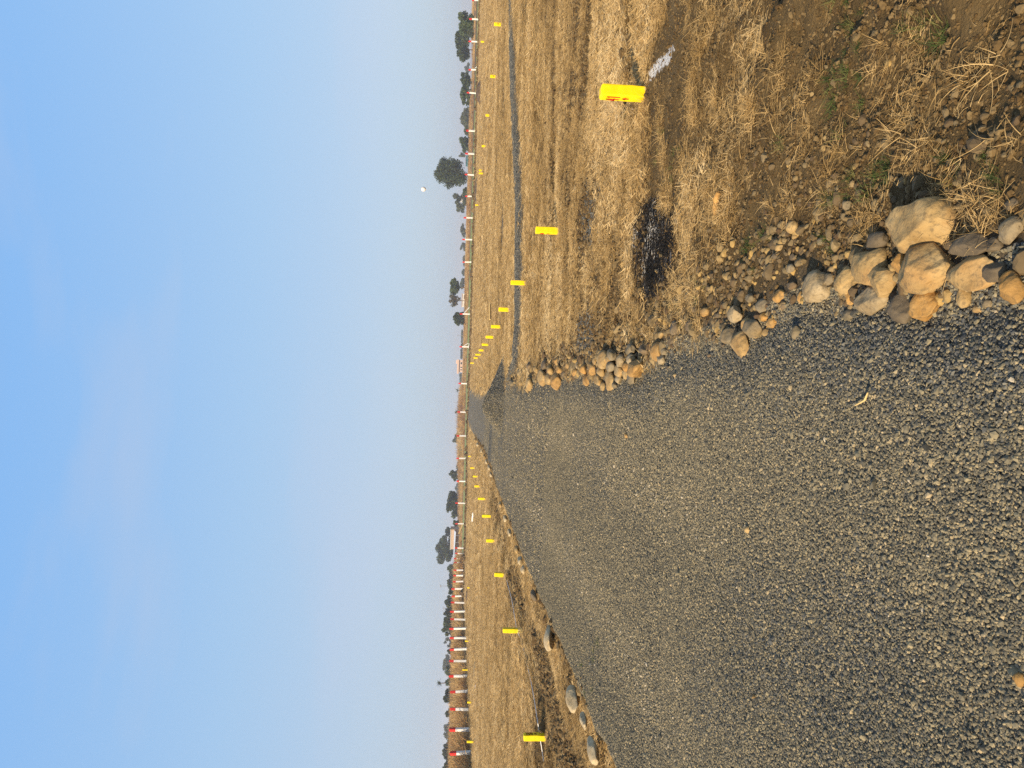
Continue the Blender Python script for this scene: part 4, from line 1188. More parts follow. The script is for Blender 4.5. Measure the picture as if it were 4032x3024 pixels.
def digits(a, b, hgt=0.10):
    return place_strokes(DIG[a], -0.046, -hgt / 2, 0.040, hgt) + place_strokes(DIG[b], 0.006, -hgt / 2, 0.040, hgt)
def arrow(): return place_strokes(ARROW, -0.018, -0.022, 0.036, 0.044)
def scrawl(): return place_strokes(SCRAWL, -0.042, -0.035, 0.084, 0.07)
GR = 'yellow marker stones in the row beside the stone piles'
GL = 'yellow marker stones in the row on the trench side of the road'
GF = 'yellow marker stones in the distant rows of the stubble field'
marker(2545, 371, 'yellow painted marker stone numbered 41 in red with an arrow below', GR, 186, [('painted_number', digits('4', '1'), 0.72), ('painted_arrow', arrow(), 0.45)], 'left', 0.0)
ordn = ['', 'first', 'second', 'third', 'fourth', 'fifth', 'sixth', 'seventh', 'eighth', 'ninth', 'tenth', 'eleventh', 'twelfth', 'thirteenth', 'fourteenth', 'fifteenth', 'sixteenth', 'seventeenth', 'eighteenth', 'nineteenth', 'twentieth',
        'twenty-first', 'twenty-second', 'twenty-third', 'twenty-fourth', 'twenty-fifth', 'twenty-sixth', 'twenty-seventh', 'twenty-eighth', 'twenty-ninth', 'thirtieth', 'thirty-first', 'thirty-second', 'thirty-third', 'thirty-fourth', 'thirty-fifth', 'thirty-sixth', 'thirty-seventh', 'thirty-eighth', 'thirty-ninth', 'fortieth', 'forty-first', 'forty-second', 'forty-third', 'forty-fourth', 'forty-fifth']
for i, (px, py, h) in enumerate([(2202, 910, 95), (2076, 1115, 66), (2010, 1220, 47), (1974, 1287, 41), (1947, 1328, 35), (1926, 1358, 29), (1911, 1380, 26), (1898, 1397, 26), (1887, 1410, 22), (1870, 1430, 18)]):
    mk = [('painted_number', scrawl(), 0.72), ('painted_arrow', arrow(), 0.45)] if i == 0 else None
    marker(px, py, 'yellow marker stone, %s from the camera in the row on the stone-pile side' % ordn[i + 2], GR, h, mk, 'left')
marker(2150, 2901, 'yellow marker stone numbered 58 in dark red with an arrow below', GL, 90, [('painted_number', digits('5', '8'), 0.73), ('painted_arrow', arrow(), 0.46)], 'right')
for i, (px, py, h) in enumerate([(2043, 2482, 64), (1990, 2264, 44), (1950, 2129, 36), (1934, 2032, 36), (1913, 1964, 31), (1896, 1915, 28), (1883, 1876, 21), (1873, 1843, 21), (1858, 1797, 15)]):
    marker(px, py, 'yellow marker stone, %s from the camera in the row on the trench side' % ordn[i + 2], GL, h, lean=0.05 if i == 1 else 0.0)
for i, (px, py, h, lab) in enumerate([
    (1977, 97, 32, 'yellow marker stone with a dark scrawl in the field, nearest the photo\'s top edge'),
    (1911, 165, 18, 'small yellow marker stone straight below the second fence post'),
    (1955, 302, 25, 'yellow marker stone in the field in front of the dark soil heap'),
    (1934, 455, 22, 'yellow marker stone alone in the field between two trees\' bases'),
    (1918, 576, 21, 'yellow marker stone in the field just above the big tree'),
    (1902, 671, 16, 'upper of the two yellow marker stones standing together'),
    (1905, 683, 20, 'lower of the two yellow marker stones standing together'),
    (1888, 808, 17, 'yellow marker stone at the end of the long dark soil bank')]):
    marker(px, py, lab, GF, h, [('painted_mark', scrawl(), 0.5)] if i in (0, 2) else None, 'front', rz=0.2 if i == 5 else 0.0)
for i, (px, py, h, lab) in enumerate([(1852, 2314, 12, 'yellow marker stone half hidden in grass behind the fence posts, farthest'),
    (1846, 2524, 15, 'small yellow marker stone in dry grass behind the left posts, squat'),
    (1846, 2637, 26, 'taller yellow marker stone in dry grass behind the left posts'),
    (1860, 2765, 20, 'yellow marker stone with a chipped top by the dry grass strip'),
    (1871, 2920, 33, 'olive-yellow marker stone by the nearest fence posts')]):
    marker(px, py, lab, GF, h, [('painted_mark', scrawl(), 0.7)] if i == 4 else None, 'right')

# ------------------------------------------------------------------ fence posts
POSTS = [(1858, 1893, 1), (1846.5, 1889.6, 77), (1844, 1886.6, 165), (1844, 1882.7, 275), (1837, 1877.5, 368), (1834.8, 1873, 516), (1830.8, 1873.6, 606), (1829, 1870.6, 690),
         (1830.8, 1867.6, 773), (1824.8, 1865, 858), (1819, 1860, 944), (1820, 1855, 1032), (1810, 1851, 1237), (1808, 1847, 1366), (1804.6, 1843, 1511), (1800, 1843, 1623),
         (1797, 1839, 1716), (1796, 1837, 1805), (1797, 1837, 1895), (1791.7, 1832.6, 1982), (1791.7, 1831.4, 2062), (1791.7, 1826, 2158), (1791.7, 1828, 2180), (1785.6, 1828.4, 2198),
         (1787, 1828, 2217), (1785.6, 1828.4, 2245), (1784.7, 1826.4, 2266), (1782.6, 1825, 2289), (1776.6, 1826, 2318), (1777, 1828.7, 2346), (1774.5, 1827, 2374), (1771.5, 1828.4, 2407),
         (1772, 1828, 2440), (1768.4, 1831.7, 2474), (1769.4, 1831.6, 2512), (1769.4, 1834.7, 2555), (1767.5, 1833.8, 2603), (1766, 1837, 2662), (1771.6, 1848, 2721), (1770, 1852, 2794), (1767, 1860, 2872), (1769, 1867, 2962)]
post_mb = MB(); post_mb.box(-0.10, 0.10, -0.10, 0.10, -0.35, 1.25, 0.93)
red_mb = MB(); red_mb.box(-0.106, 0.106, -0.106, 0.106, 1.25, 1.66, 0.93); red_mb.add([(-0.095, -0.095, 1.66), (0.095, -0.095, 1.66), (0.095, 0.095, 1.66), (-0.095, 0.095, 1.66), (0, 0, 1.74)], [(0, 1, 4), (1, 2, 4), (2, 3, 4), (3, 0, 4)])
POST0 = post_mb.build('shaft', MAT['white_post'], None); RED0 = red_mb.build('painted_cap', MAT['red_post'], None)
yy = np.array([q[2] for q in POSTS], float)
dd = np.array([1.62 * F_PX / (q[1] - q[0]) for q in POSTS])
sm = np.array([np.average(dd, weights=np.exp(-((yy - a) / 110.0) ** 2)) for a in yy])
first = True
for i, (xt, xb, y) in enumerate(POSTS):
    d = sm[i]
    base = at_d(xb, y, d); top = at_d(xt, y + 0.02 * (xt - xb), d)
    zg = hz(base.x, base.y)
    lab = 'red-tipped white concrete fence post, %s counted from the photo\'s top edge' % ordn[i + 1]
    root = empty('fence_post', (base.x, base.y, min(base.z, zg + 0.35)))
    tag(root, lab, 'fence post', 'red-tipped white fence posts around the field')
    if first: a, b, first = POST0, RED0, False
    else:
        a, b = POST0.copy(), RED0.copy(); COL.objects.link(a); COL.objects.link(b)
    a.parent = root; b.parent = root
    k = (top.z - root.location.z) / 1.74
    root.scale = (1, 1, k)
    root.rotation_euler = (random.uniform(-0.02, 0.02), random.uniform(-0.05, 0.05), random.uniform(-0.3, 0.3))

def fallen(x0, y0, x1, y1, label, mat, w=0.15, name='fallen_post', cat='post', lift=0.08, z0=None, z1=None, d=None):
    if d: a, b = at_d(x0, y0, d), at_d(x1, y1, d)
    else: a, b = at_ground(x0, y0, lift), at_ground(x1, y1, lift)
    mb = MB(); mb.tube([(0, 0, 0), (b - a) * 0.5, b - a], [w / 2 * 0.92, w / 2, w / 2], 4)
    return tag(mb.build(name, MAT[mat], None, a, bevel=0), label, cat)
d = sm[12]
fallen(1828, 1232, 1848, 1210, 'white brace post leaning against a fence post near the dark round tree', 'white_post', 0.13, 'brace_post', 'post', d=d)
fallen(1826, 1362, 1844, 1351, 'white brace post leaning against a fence post near the pink house, upper', 'white_post', 0.13, 'brace_post', 'post', d=sm[13])
fallen(1845, 1371, 1849, 1349, 'white brace post lying low beside a fence post near the pink house', 'white_post', 0.14, 'brace_post', 'post', d=sm[13] - 1.5)
fallen(1870, 268, 1878, 262, 'short white post lying in the grass behind the third fence post', 'white_post', 0.14)
fallen(1870, 434, 1876, 442, 'short white post lying in the grass behind the fifth fence post', 'white_post', 0.14)
fallen(1860, 838, 1868, 856, 'white post slumped in the grass near the tenth fence post', 'white_post', 0.12)
fallen(1863, 2020, 1860, 2052, 'pale fallen post with a dark end lying in the stubble', 'white_post', 0.15, lift=0.12)
fallen(1929, 1198, 1929, 1258, 'long bare plank lying across the stubble between the road and big tree', 'plank', 0.10, 'plank', 'plank', lift=0.12)
fallen(1824, 2060, 1806, 2102, 'brown wooden prop leaning in the brush under the beige building', 'plank', 0.22, 'wooden_prop', 'prop', d=150)

# ------------------------------------------------------------------ small things on the field
p0, p1 = at_ground(2830, 758, 0.03), at_ground(2813, 846, 0.02)
mb = MB(); dv = p1 - p0
mb.tube([(0, 0, 0), dv * 0.3 + Vector((0.005, 0.004, 0.006)), dv * 0.62, dv * 0.85, dv], [0.017, 0.020, 0.021, 0.016, 0.007], 7)
tag(mb.build('wood_stick', MAT['wood'], None, p0, smooth=True), 'thick orange-brown stick lying on the straw beyond the burnt patch', 'stick')
p0, p1, p2 = at_ground(3368, 1596, 0.015), at_ground(3405, 1575, 0.02), at_ground(3417, 1546, 0.03)
mb = MB(); mb.tube([(0, 0, 0), p1 - p0, p2 - p0], [0.0025, 0.0045, 0.003], 5)
tag(mb.build('straw_stalk', MAT['plank'], None, p0), 'single bent straw stalk lying alone on the gravel road', 'straw')
# string along the trench-side markers
pts = [at_ground(x, y, 0.05) for x, y in [(1995, 2285), (2015, 2360), (2035, 2480), (2052, 2520), (2070, 2590), (2092, 2690), (2105, 2760), (2118, 2850), (2135, 2960), (2150, 3060)]]
mb = MB(); mb.tube([p - pts[0] for p in pts], [0.007] * len(pts), 5)
tag(mb.build('string_line', MAT['string'], None, pts[0]), 'thin white setting-out string stretched past the trench-side marker stones', 'string')
p = at_ground(1876, 2702, 0.05)
v = stone_verts(3, 77, (0.16, 0.12, 0.09), 4, 0.6, 0.9, 0.25)
tag(link('rag', mesh_np('rag', v, ICO[3][1], True), MAT['rag'], None, p), 'small crumpled white rag in the stubble near the fence posts', 'rag')
# bits of white litter by the numbered stone
for x, y, s, lab in [(2495, 428, 0.030, 'white flake of plaster beside the marker stone numbered 41'), (2413, 1400, 0.035, 'white pebble on the straw beyond the burnt patch')]:
    p = at_ground(x, y, 0.012)
    tag(link('white_chip', mesh_np('white_chip', stone_verts(2, int(x), (s, s * 0.8, s * 0.45), 6, 0.5, 0.85), ICO[2][1]), MAT['white_post'], None, p), lab, 'chip')

def heap(x0, x1, y0, y1, label, d, seed):
    a, b = at_d(x1, y0, d), at_d(x1, y1, d)
    wdt = abs(b.x - a.x); hgt = (x1 - x0) * d / F_PX
    m = 26
    gx, gy = np.meshgrid(np.linspace(-1, 1, m), np.linspace(-1, 1, m))
    q = np.clip(1 - gx ** 2 - gy ** 2, 0, 1) ** 0.8 * (0.75 + 0.5 * fbm(gx * 3 + seed, gy * 3, seed))
    V = np.stack([gx.ravel() * wdt / 2, gy.ravel() * wdt * 0.3, q.ravel() * hgt - 0.03], -1)
    idx = np.arange(m * m).reshape(m, m)
    Fq = np.stack([idx[:-1, :-1], idx[:-1, 1:], idx[1:, 1:], idx[1:, :-1]], -1).reshape(-1, 4)
    c = (a + b) / 2
    tag(link('soil_heap', mesh_np('soil_heap', V, Fq, True), MAT['soil_heap'], None, (c.x, c.y, hz(c.x, c.y))), label, 'soil heap')
heap(1879, 1900, 310, 420, 'low dark grey heap of soil below the fifth fence post', 78, 3)
heap(1876, 1887, 688, 815, 'long dark bank of soil in the field below the big tree', 86, 5)
heap(1850, 1862, 1042, 1116, 'dark soil heap in front of the far grass strip', 104, 7)
heap(1846, 1858, 2315, 2372, 'reddish dark heap of earth in the stubble near the fence posts', 76, 9)

# ------------------------------------------------------------------ trees
def tree(name, box, d, mat, label, cat='tree', n=1500, leaf=0.34, trunk=0.3, seed=0, clumps=26, lean=0.0, sparse=1.0, group=None, base=0.0):
    """box: x_top, x_crown_bottom, y0, y1 in the photo; the trunk goes down to the ground"""
    g = np.random.default_rng(seed + 4000)
    xt, xb, y0, y1 = box
    cy = (y0 + y1) / 2
    if d < 400 and xb > 1780 and seed < 60: xb = xb + 7
    top, bot = at_d(xt, cy, d), at_d(xb, cy, d)
    a = (y1 - y0) / 2 * d / F_PX * 1.10
    hc = (top.z - bot.z) / 2 * 1.08
    zg = hz(bot.x, bot.y)
    root = empty(name, (bot.x, bot.y, zg))
    tag(root, label, cat, group)
    cz = (top.z + bot.z) / 2 - zg
    # trunk and limbs
    mb = MB()
    th = max(cz + hc * 0.1, 0.5)
    r0 = trunk * (0.35 + 0.05 * a)
    mb.tube([(0, 0, -0.3), (lean * 0.3, 0, th * 0.3), (lean, 0, th * 0.62), (lean * 0.7, 0, th)], [r0, r0 * 0.8, r0 * 0.55, r0 * 0.2], 7)
    for k in range(5):
        az = k * 1.26 + g.uniform(-0.4, 0.4)
        q = Vector((math.cos(az) * a * 0.62, math.sin(az) * a * 0.62, cz + g.uniform(-0.35, 0.45) * hc))
        s = Vector((lean * 0.8, 0, th * g.uniform(0.4, 0.7)))
        mb.tube([s, s.lerp(q, 0.5) + Vector((0, 0, hc * 0.12)), q], [r0 * 0.42, r0 * 0.28, r0 * 0.08], 5)
    mb.build('trunk', MAT['bark'], root, smooth=True)
    # crown: leaves gathered in clumps through the volume
    u = g.normal(size=(clumps, 3)); u /= np.linalg.norm(u, axis=1)[:, None]
    u *= (g.random((clumps, 1)) ** 0.42) * 0.82
    n = int(n * 1.9); leaf = leaf * 1.12
    cr = g.uniform(0.18, 0.38, clumps)
    w = cr ** 2 / (cr ** 2).sum()
    ci = g.choice(clumps, n, p=w)
    o = g.normal(size=(n, 3)); o /= np.linalg.norm(o, axis=1)[:, None]
    o *= (g.random((n, 1)) ** 0.5)
    c = (u[ci] + o * cr[ci][:, None])
    c = c * np.array([a, a * 0.9, hc]) + np.array([0, 0, cz])
    zmin = max(cz - hc * 1.05, 0.15)
    c[:, 2] = np.where(c[:, 2] < zmin, zmin + g.random(n) * 0.3 * hc, c[:, 2])
    t1 = g.normal(size=(n, 3)); t1 /= np.linalg.norm(t1, axis=1)[:, None]
    t2 = np.cross(t1, g.normal(size=(n, 3))); t2 /= np.linalg.norm(t2, axis=1)[:, None]
    sz = leaf * g.uniform(0.5, 1.15, (n, 1)) * sparse
    V = np.stack([c - t1 * sz, c - t2 * sz * 0.5, c + t1 * sz, c + t2 * sz * 0.5], 1).reshape(-1, 3)
    Fq = np.arange(n * 4).reshape(n, 4)
    link('crown', mesh_np('crown', V, Fq), MAT[mat], root)
    return root

TG = 'trees along the horizon'
T = [
 ((1798, 1858, 45, 135), 200, 'leaf_green', 'green tree nearest the photo\'s top edge on the horizon', 1700, 0.36),
 ((1826, 1862, 60, 118), 175, 'leaf_green', 'low leafy bush at the foot of the topmost tree', 700, 0.28),
 ((1788, 1842, 130, 262), 230, 'leaf_dark', 'wide dark tree beside the topmost tree', 2600, 0.38),
 ((1824, 1853, 250, 292), 480, 'leaf_olive', 'hazy low tree between two green trees near the top edge', 500, 0.6),
 ((1808, 1848, 288, 346), 230, 'leaf_dark', 'rounded green tree, upper of a touching pair behind the soil heap', 1200, 0.36),
 ((1808, 1840, 336, 406), 225, 'leaf_green', 'rounded green tree, lower of a touching pair behind the soil heap', 1300, 0.36),
 ((1810, 1850, 418, 512), 330, 'leaf_olive', 'broad grey-green tree alone below the touching pair', 1500, 0.5),
 ((1806, 1845, 536, 606), 260, 'leaf_green', 'mid green tree just above the big dark tree', 1200, 0.42),
 ((1807, 1835, 604, 622), 420, 'leaf_olive', 'small hazy tree above the teal shed', 260, 0.5),
 ((1782, 1834, 762, 818), 300, 'leaf_olive', 'loose hazy tree leaning out from the big dark tree', 800, 0.5),
 ((1790, 1833, 800, 838), 420, 'leaf_dark', 'blue-grey hazy tree below the big dark tree', 700, 0.6),
 ((1808, 1834, 886, 946), 430, 'leaf_olive', 'rounded hazy tree behind the eleventh fence post', 900, 0.6),
 ((1812, 1836, 952, 998), 470, 'leaf_olive', 'small hazy tree past the eleventh fence post', 600, 0.6),
 ((1823, 1836, 1000, 1050), 520, 'leaf_olive', 'low hazy bush line behind the twelfth fence post', 500, 0.7),
 ((1817, 1835, 1052, 1088), 520, 'leaf_dark', 'small blue-grey tree above the mushroom-shaped tree', 500, 0.7),
 ((1807, 1834, 1094, 1142), 430, 'leaf_olive', 'hazy tree standing behind the mushroom-shaped tree', 800, 0.6),
 ((1826, 1838, 1238, 1252), 300, 'leaf_green', 'tiny bush between white wall and dark round tree', 220, 0.35),
 ((1820, 1834, 1298, 1352), 560, 'leaf_olive', 'low hazy thicket above the thin mast', 600, 0.8),
 ((1812, 1832, 1350, 1372), 430, 'leaf_dark', 'dark small tree behind the post above the pink house', 380, 0.5),
 ((1815, 1832, 1372, 1418), 560, 'leaf_dark', 'blue-grey thicket beside the pink house', 700, 0.8),
 ((1808, 1829, 1466, 1512), 560, 'leaf_dark', 'blue-grey thicket on the road side of the pink house', 700, 0.8),
 ((1802, 1824, 1690, 1722), 650, 'leaf_dark', 'blue hazy clump straight behind the end of the road', 700, 0.9),
 ((1783, 1815, 1704, 1758), 330, 'leaf_olive', 'grey-green bushy tree behind the road\'s end', 1000, 0.45),
 ((1806, 1822, 1776, 1800), 500, 'leaf_green', 'small green tree beside the grey-green bushy tree', 350, 0.6),
 ((1796, 1818, 1815, 1860), 480, 'leaf_olive', 'low hazy grey tree above the small dark tree', 700, 0.6),
 ((1767, 1812, 1850, 1892), 270, 'leaf_dark', 'small dark tree alone above the hazy gap', 1000, 0.38),
 ((1791, 1815, 1902, 1940), 620, 'leaf_olive', 'hazy grey tree in the gap before the large dark tree', 600, 0.8),
 ((1754, 1812, 1936, 2034), 250, 'leaf_dark', 'large dark tree on the horizon above the beige building', 2400, 0.40),
 ((1780, 1815, 2044, 2090), 240, 'leaf_green', 'green tree touching the upper end of the beige building', 900, 0.38),
 ((1713, 1790, 2085, 2220), 300, 'leaf_dark', 'tallest dark tree rising behind the beige building', 3600, 0.46),
 ((1762, 1800, 2215, 2262), 270, 'leaf_green', 'green tree just below the tallest dark tree', 1000, 0.4),
 ((1756, 1798, 2252, 2322), 260, 'leaf_dark', 'rounded dark green tree beside the lamp mast', 1500, 0.4),
 ((1751, 1800, 2342, 2408), 210, 'leaf_dark', 'dark flat-topped tree behind the dense row of posts', 1800, 0.36),
 ((1746, 1800, 2396, 2440), 200, 'leaf_dark', 'dark bushy tree behind the dense row of posts', 1300, 0.34),
 ((1742, 1798, 2428, 2505), 190, 'leaf_green', 'wide green tree with a wispy top behind the posts', 1900, 0.34),
 ((1744, 1790, 2510, 2552), 330, 'leaf_olive', 'hazy grey wispy tree behind the posts', 600, 0.42),
 ((1742, 1790, 2575, 2648), 380, 'leaf_olive', 'hazy wide grey tree behind the left posts', 1400, 0.5),
 ((1748, 1800, 2640, 2700), 190, 'leaf_green', 'green bush below the hazy wide grey tree', 1300, 0.32),
 ((1744, 1796, 2712, 2782), 170, 'leaf_dark', 'dark green bush above the last posts', 1700, 0.30),
 ((1755, 1800, 2790, 2850), 180, 'leaf_dark', 'dark scraggly bush between the last posts', 900, 0.30),
 ((1741, 1790, 2850, 2920), 330, 'leaf_olive', 'hazy grey tree behind the last but one post', 1300, 0.45),
 ((1736, 1800, 2925, 2990), 190, 'leaf_olive', 'olive tree behind the last post', 1600, 0.34),
 ((1762, 1806, 2318, 2346), 165, 'leaf_green', 'green bush filling the gap by the lamp mast', 900, 0.32),
 ((1766, 1806, 2496, 2518), 165, 'leaf_dark', 'dark bush filling the gap after the wispy-topped tree', 700, 0.30),
 ((1764, 1804, 2550, 2580), 170, 'leaf_olive', 'olive bush in front of the hazy wide grey tree', 800, 0.30),
 ((1760, 1808, 2610, 2645), 170, 'leaf_dark', 'dark bush at the foot of the hazy wide grey tree', 900, 0.30),
 ((1762, 1804, 2694, 2718), 160, 'leaf_olive', 'olive bush under the thin palm', 800, 0.28),
 ((1764, 1808, 2776, 2800), 160, 'leaf_green', 'green bush before the dark scraggly bush', 800, 0.28),
 ((1758, 1806, 2905, 2935), 165, 'leaf_dark', 'dark bush at the foot of the olive tree', 900, 0.28),
 ((1772, 1812, 2070, 2100), 240, 'leaf_dark', 'dark shrub at the upper end of the beige building', 700, 0.34),
 ((1786, 1816, 2200, 2235), 170, 'leaf_olive', 'olive shrub behind the two tilted posts', 700, 0.28),
 ((1832, 1862, 120, 150), 190, 'leaf_olive', 'olive shrub between the topmost tree and its wide dark neighbour', 700, 0.28),
 ((1826, 1856, 345, 420), 240, 'leaf_green', 'low green shrubs at the foot of the touching pair', 900, 0.32),
 ((1824, 1852, 500, 545), 250, 'leaf_olive', 'low olive shrub between broad grey tree and mid green tree', 700, 0.34),
 ((1822, 1846, 735, 775), 240, 'leaf_green', 'low green bush at the lower foot of the big dark tree', 700, 0.32),
 ((1738, 1800, 2975, 3040), 170, 'leaf_dark', 'dark tree at the photo\'s bottom edge on the horizon', 1500, 0.32),
]
for i, (box, d, mat, lab, n, leaf) in enumerate(T):
        tree('bush' if any(w in lab for w in ('bush', 'thicket', 'shrub')) and 'bushy tree' not in lab and not lab.startswith('dark tree') else 'tree', box, d, mat, lab, 'bush' if any(w in lab for w in ('bush', 'thicket', 'shrub')) and 'bushy tree' not in lab and not lab.startswith('dark tree') else 'tree', n, leaf, 0.3, i, 22 if n > 1000 else 12, group=TG)
tree('tree', (1714, 1838, 622, 752), 235, 'leaf_dark', 'big dark broad tree towering over the fence, balloon above it', 'tree', 5200, 0.36, 0.55, 60, 60)
tree('tree', (1768, 1814, 1098, 1166), 240, 'leaf_green', 'mushroom-shaped green tree with a bare slanting trunk', 'tree', 1900, 0.34, 0.45, 61, 26)
tree('tree', (1762, 1814, 1160, 1208), 240, 'leaf_red', 'sparse reddish half-bare tree beside the mushroom-shaped tree', 'tree', 330, 0.34, 0.3, 62, 20)
tree('tree', (1786, 1834, 1226, 1282), 230, 'leaf_dark', 'dark compact round tree behind a fence post with a leaning brace', 'tree', 1800, 0.34, 0.35, 63, 22)

def palm(px, xt, xb, d, label):
    b = at_d(xb, px, d); t = at_d(xt, px, d)
    zg = hz(b.x, b.y)
    root = empty('palm_tree', (b.x, b.y, zg)); tag(root, label, 'palm tree')
    h = t.z - zg
    mb = MB(); mb.tube([(0, 0, -0.2), (0.1, 0, h * 0.5), (0, 0, h * 0.86)], [0.2, 0.16, 0.14], 7); mb.build('trunk', MAT['bark'], root)
    vs, fs = [], []
    for k in range(26):
        az = k * 2.4; up = random.uniform(0.2, 1.2); p = Vector((0, 0, h * 0.86)); dr = Vector((math.cos(az) * math.cos(up), math.sin(az) * math.cos(up), math.sin(up)))
        sd_ = dr.cross(Vector((0, 0, 1))).normalized()
        b0 = len(vs)
        for j in range(6):
            w_ = 0.24 * (1 - j / 5.5)
            vs += [p - sd_ * w_, p + sd_ * w_]
            p = p + dr * 0.36; dr = (dr + Vector((0, 0, -0.22))).normalized()
        fs += [(b0 + 2 * j, b0 + 2 * j + 1, b0 + 2 * j + 3, b0 + 2 * j + 2) for j in range(5)]
    link('fronds', mesh_np('fronds', np.array([v[:] for v in vs]), np.array(fs)), MAT['leaf_green'], root)
palm(1538, 1801, 1826, 300, 'small palm in the brush beside the white mast')
palm(1622, 1800, 1826, 290, 'spiky palm behind the fence post at the end of the road')
palm(2690, 1726, 1780, 230, 'thin palm poking above the bushes behind the left posts')

# ------------------------------------------------------------------ buildings far off
def house(y0, y1, xt, xb, d):
    a, b = at_d(xb, y1, d), at_d(xb, y0, d)
    zg = hz(a.x, d) - 0.2
    w = b.x - a.x; top = at_d(xt, (y0 + y1) / 2, d).z - zg
    root = empty('house', ((a.x + b.x) / 2, d, zg)); tag(root, 'small pink flat-roofed house with a parapet, far behind the fence', 'house')
    hw = w / 2; h1 = top * 0.62
    mb = MB(); mb.box(-hw + 0.5, hw, 0, 5, 0, h1); mb.build('wall', MAT['wall_pink'], root)
    mb = MB(); mb.box(-hw - 0.3, hw + 0.25, -0.5, 5.2, h1, h1 + 0.16); mb.build('roof_slab', MAT['roof_slab'], root)
    mb = MB(); mb.box(-hw - 0.2, hw + 0.15, -0.35, 5.0, h1 + 0.16, h1 + 0.95); mb.build('parapet', MAT['wall_pink'], root)
    mb = MB(); mb.box(hw - 1.6, hw - 0.1, 1.0, 3.0, h1 + 0.95, h1 + 1.45); mb.build('roof_hut', MAT['wall_pink'], root)
    for x, wd, z0, z1 in [(hw - 1.5, 0.9, h1 * 0.42, h1 * 0.72), (-hw * 0.15, 0.4, h1 * 0.30, h1 * 0.72), (-hw * 0.5, 0.4, h1 * 0.30, h1 * 0.72)]:
        f = MB(); f.box(x - wd / 2 - 0.08, x + wd / 2 + 0.08, -0.07, -0.003, z0 - 0.08, z1 + 0.08); fo = f.build('window', MAT['wall_white'], root)
        f = MB(); f.box(x - wd / 2, x + wd / 2, -0.10, -0.073, z0, z1); f.build('pane', MAT['dark_opening'], fo)
house(1418, 1470, 1797, 1831, 330)

def wall_building():
    d = 285
    a, b = at_d(1832, 1205, d), at_d(1832, 1157, d)
    zg = hz(a.x, d) - 0.3; h = at_d(1819, 1180, d).z - zg
    root = empty('farm_shed', ((a.x + b.x) / 2, d, zg)); tag(root, 'long low pinkish-white shed below the sparse reddish tree', 'shed')
    w = (b.x - a.x) / 2
    mb = MB(); mb.box(-w, w, 0, 4, 0, h); mb.build('wall', MAT['wall_white'], root)
    mb = MB(); mb.box(-w - 0.2, w + 0.2, -0.3, 4.2, h, h + 0.12); mb.build('roof', MAT['wall_pink'], root)
    mb = MB(); mb.box(w * 0.1, w * 0.75, -0.05, -0.003, h * 0.15, h * 0.6); mb.build('opening', MAT['dark_opening'], root)
wall_building()

def teal_shed():
    d = 262
    a, b = at_d(1846, 646, d), at_d(1846, 612, d)
    zg = hz(a.x, d) - 0.2; h = at_d(1835, 630, d).z - zg
    root = empty('teal_shed', ((a.x + b.x) / 2, d, zg)); tag(root, 'low teal sheet shed beside the big dark tree', 'shed')
    w = (b.x - a.x) / 2
    mb = MB(); mb.box(-w, w, 0, 3, 0, h); mb.build('wall', MAT['sheet_teal'], root)
    mb = MB(); mb.add([(-w - .2, -.3, h + .004), (w + .2, -.3, h + .15), (w + .2, 3.2, h + .15), (-w - .2, 3.2, h + .004), (-w - .2, -.3, h + .09), (w + .2, -.3, h + .25), (w + .2, 3.2, h + .25), (-w - .2, 3.2, h + .09)],
                      [(3, 2, 1, 0), (4, 5, 6, 7), (0, 1, 5, 4), (1, 2, 6, 5), (2, 3, 7, 6), (3, 0, 4, 7)]); mb.build('roof', MAT['metal'], root)
teal_shed()
def white_house():
    d = 380
    a, b = at_d(1832, 792, d), at_d(1832, 776, d)
    zg = hz(a.x, d) - 0.2; h = at_d(1813, 784, d).z - zg
    root = empty('white_house', ((a.x + b.x) / 2, d, zg)); tag(root, 'narrow white house glimpsed below the big dark tree\'s crown', 'house')
    w = (b.x - a.x) / 2
    mb = MB(); mb.box(-w, w, 0, 3, 0, h); mb.build('wall', MAT['wall_white'], root)
    mb = MB(); mb.box(-w - .1, w + .1, -.1, 3.1, h, h + .12); mb.build('roof', MAT['roof_slab'], root)
    mb = MB(); mb.box(-w * .4, w * .5, -.04, -.003, h * .45, h * .62); mb.build('window', MAT['dark_opening'], root)
white_house()
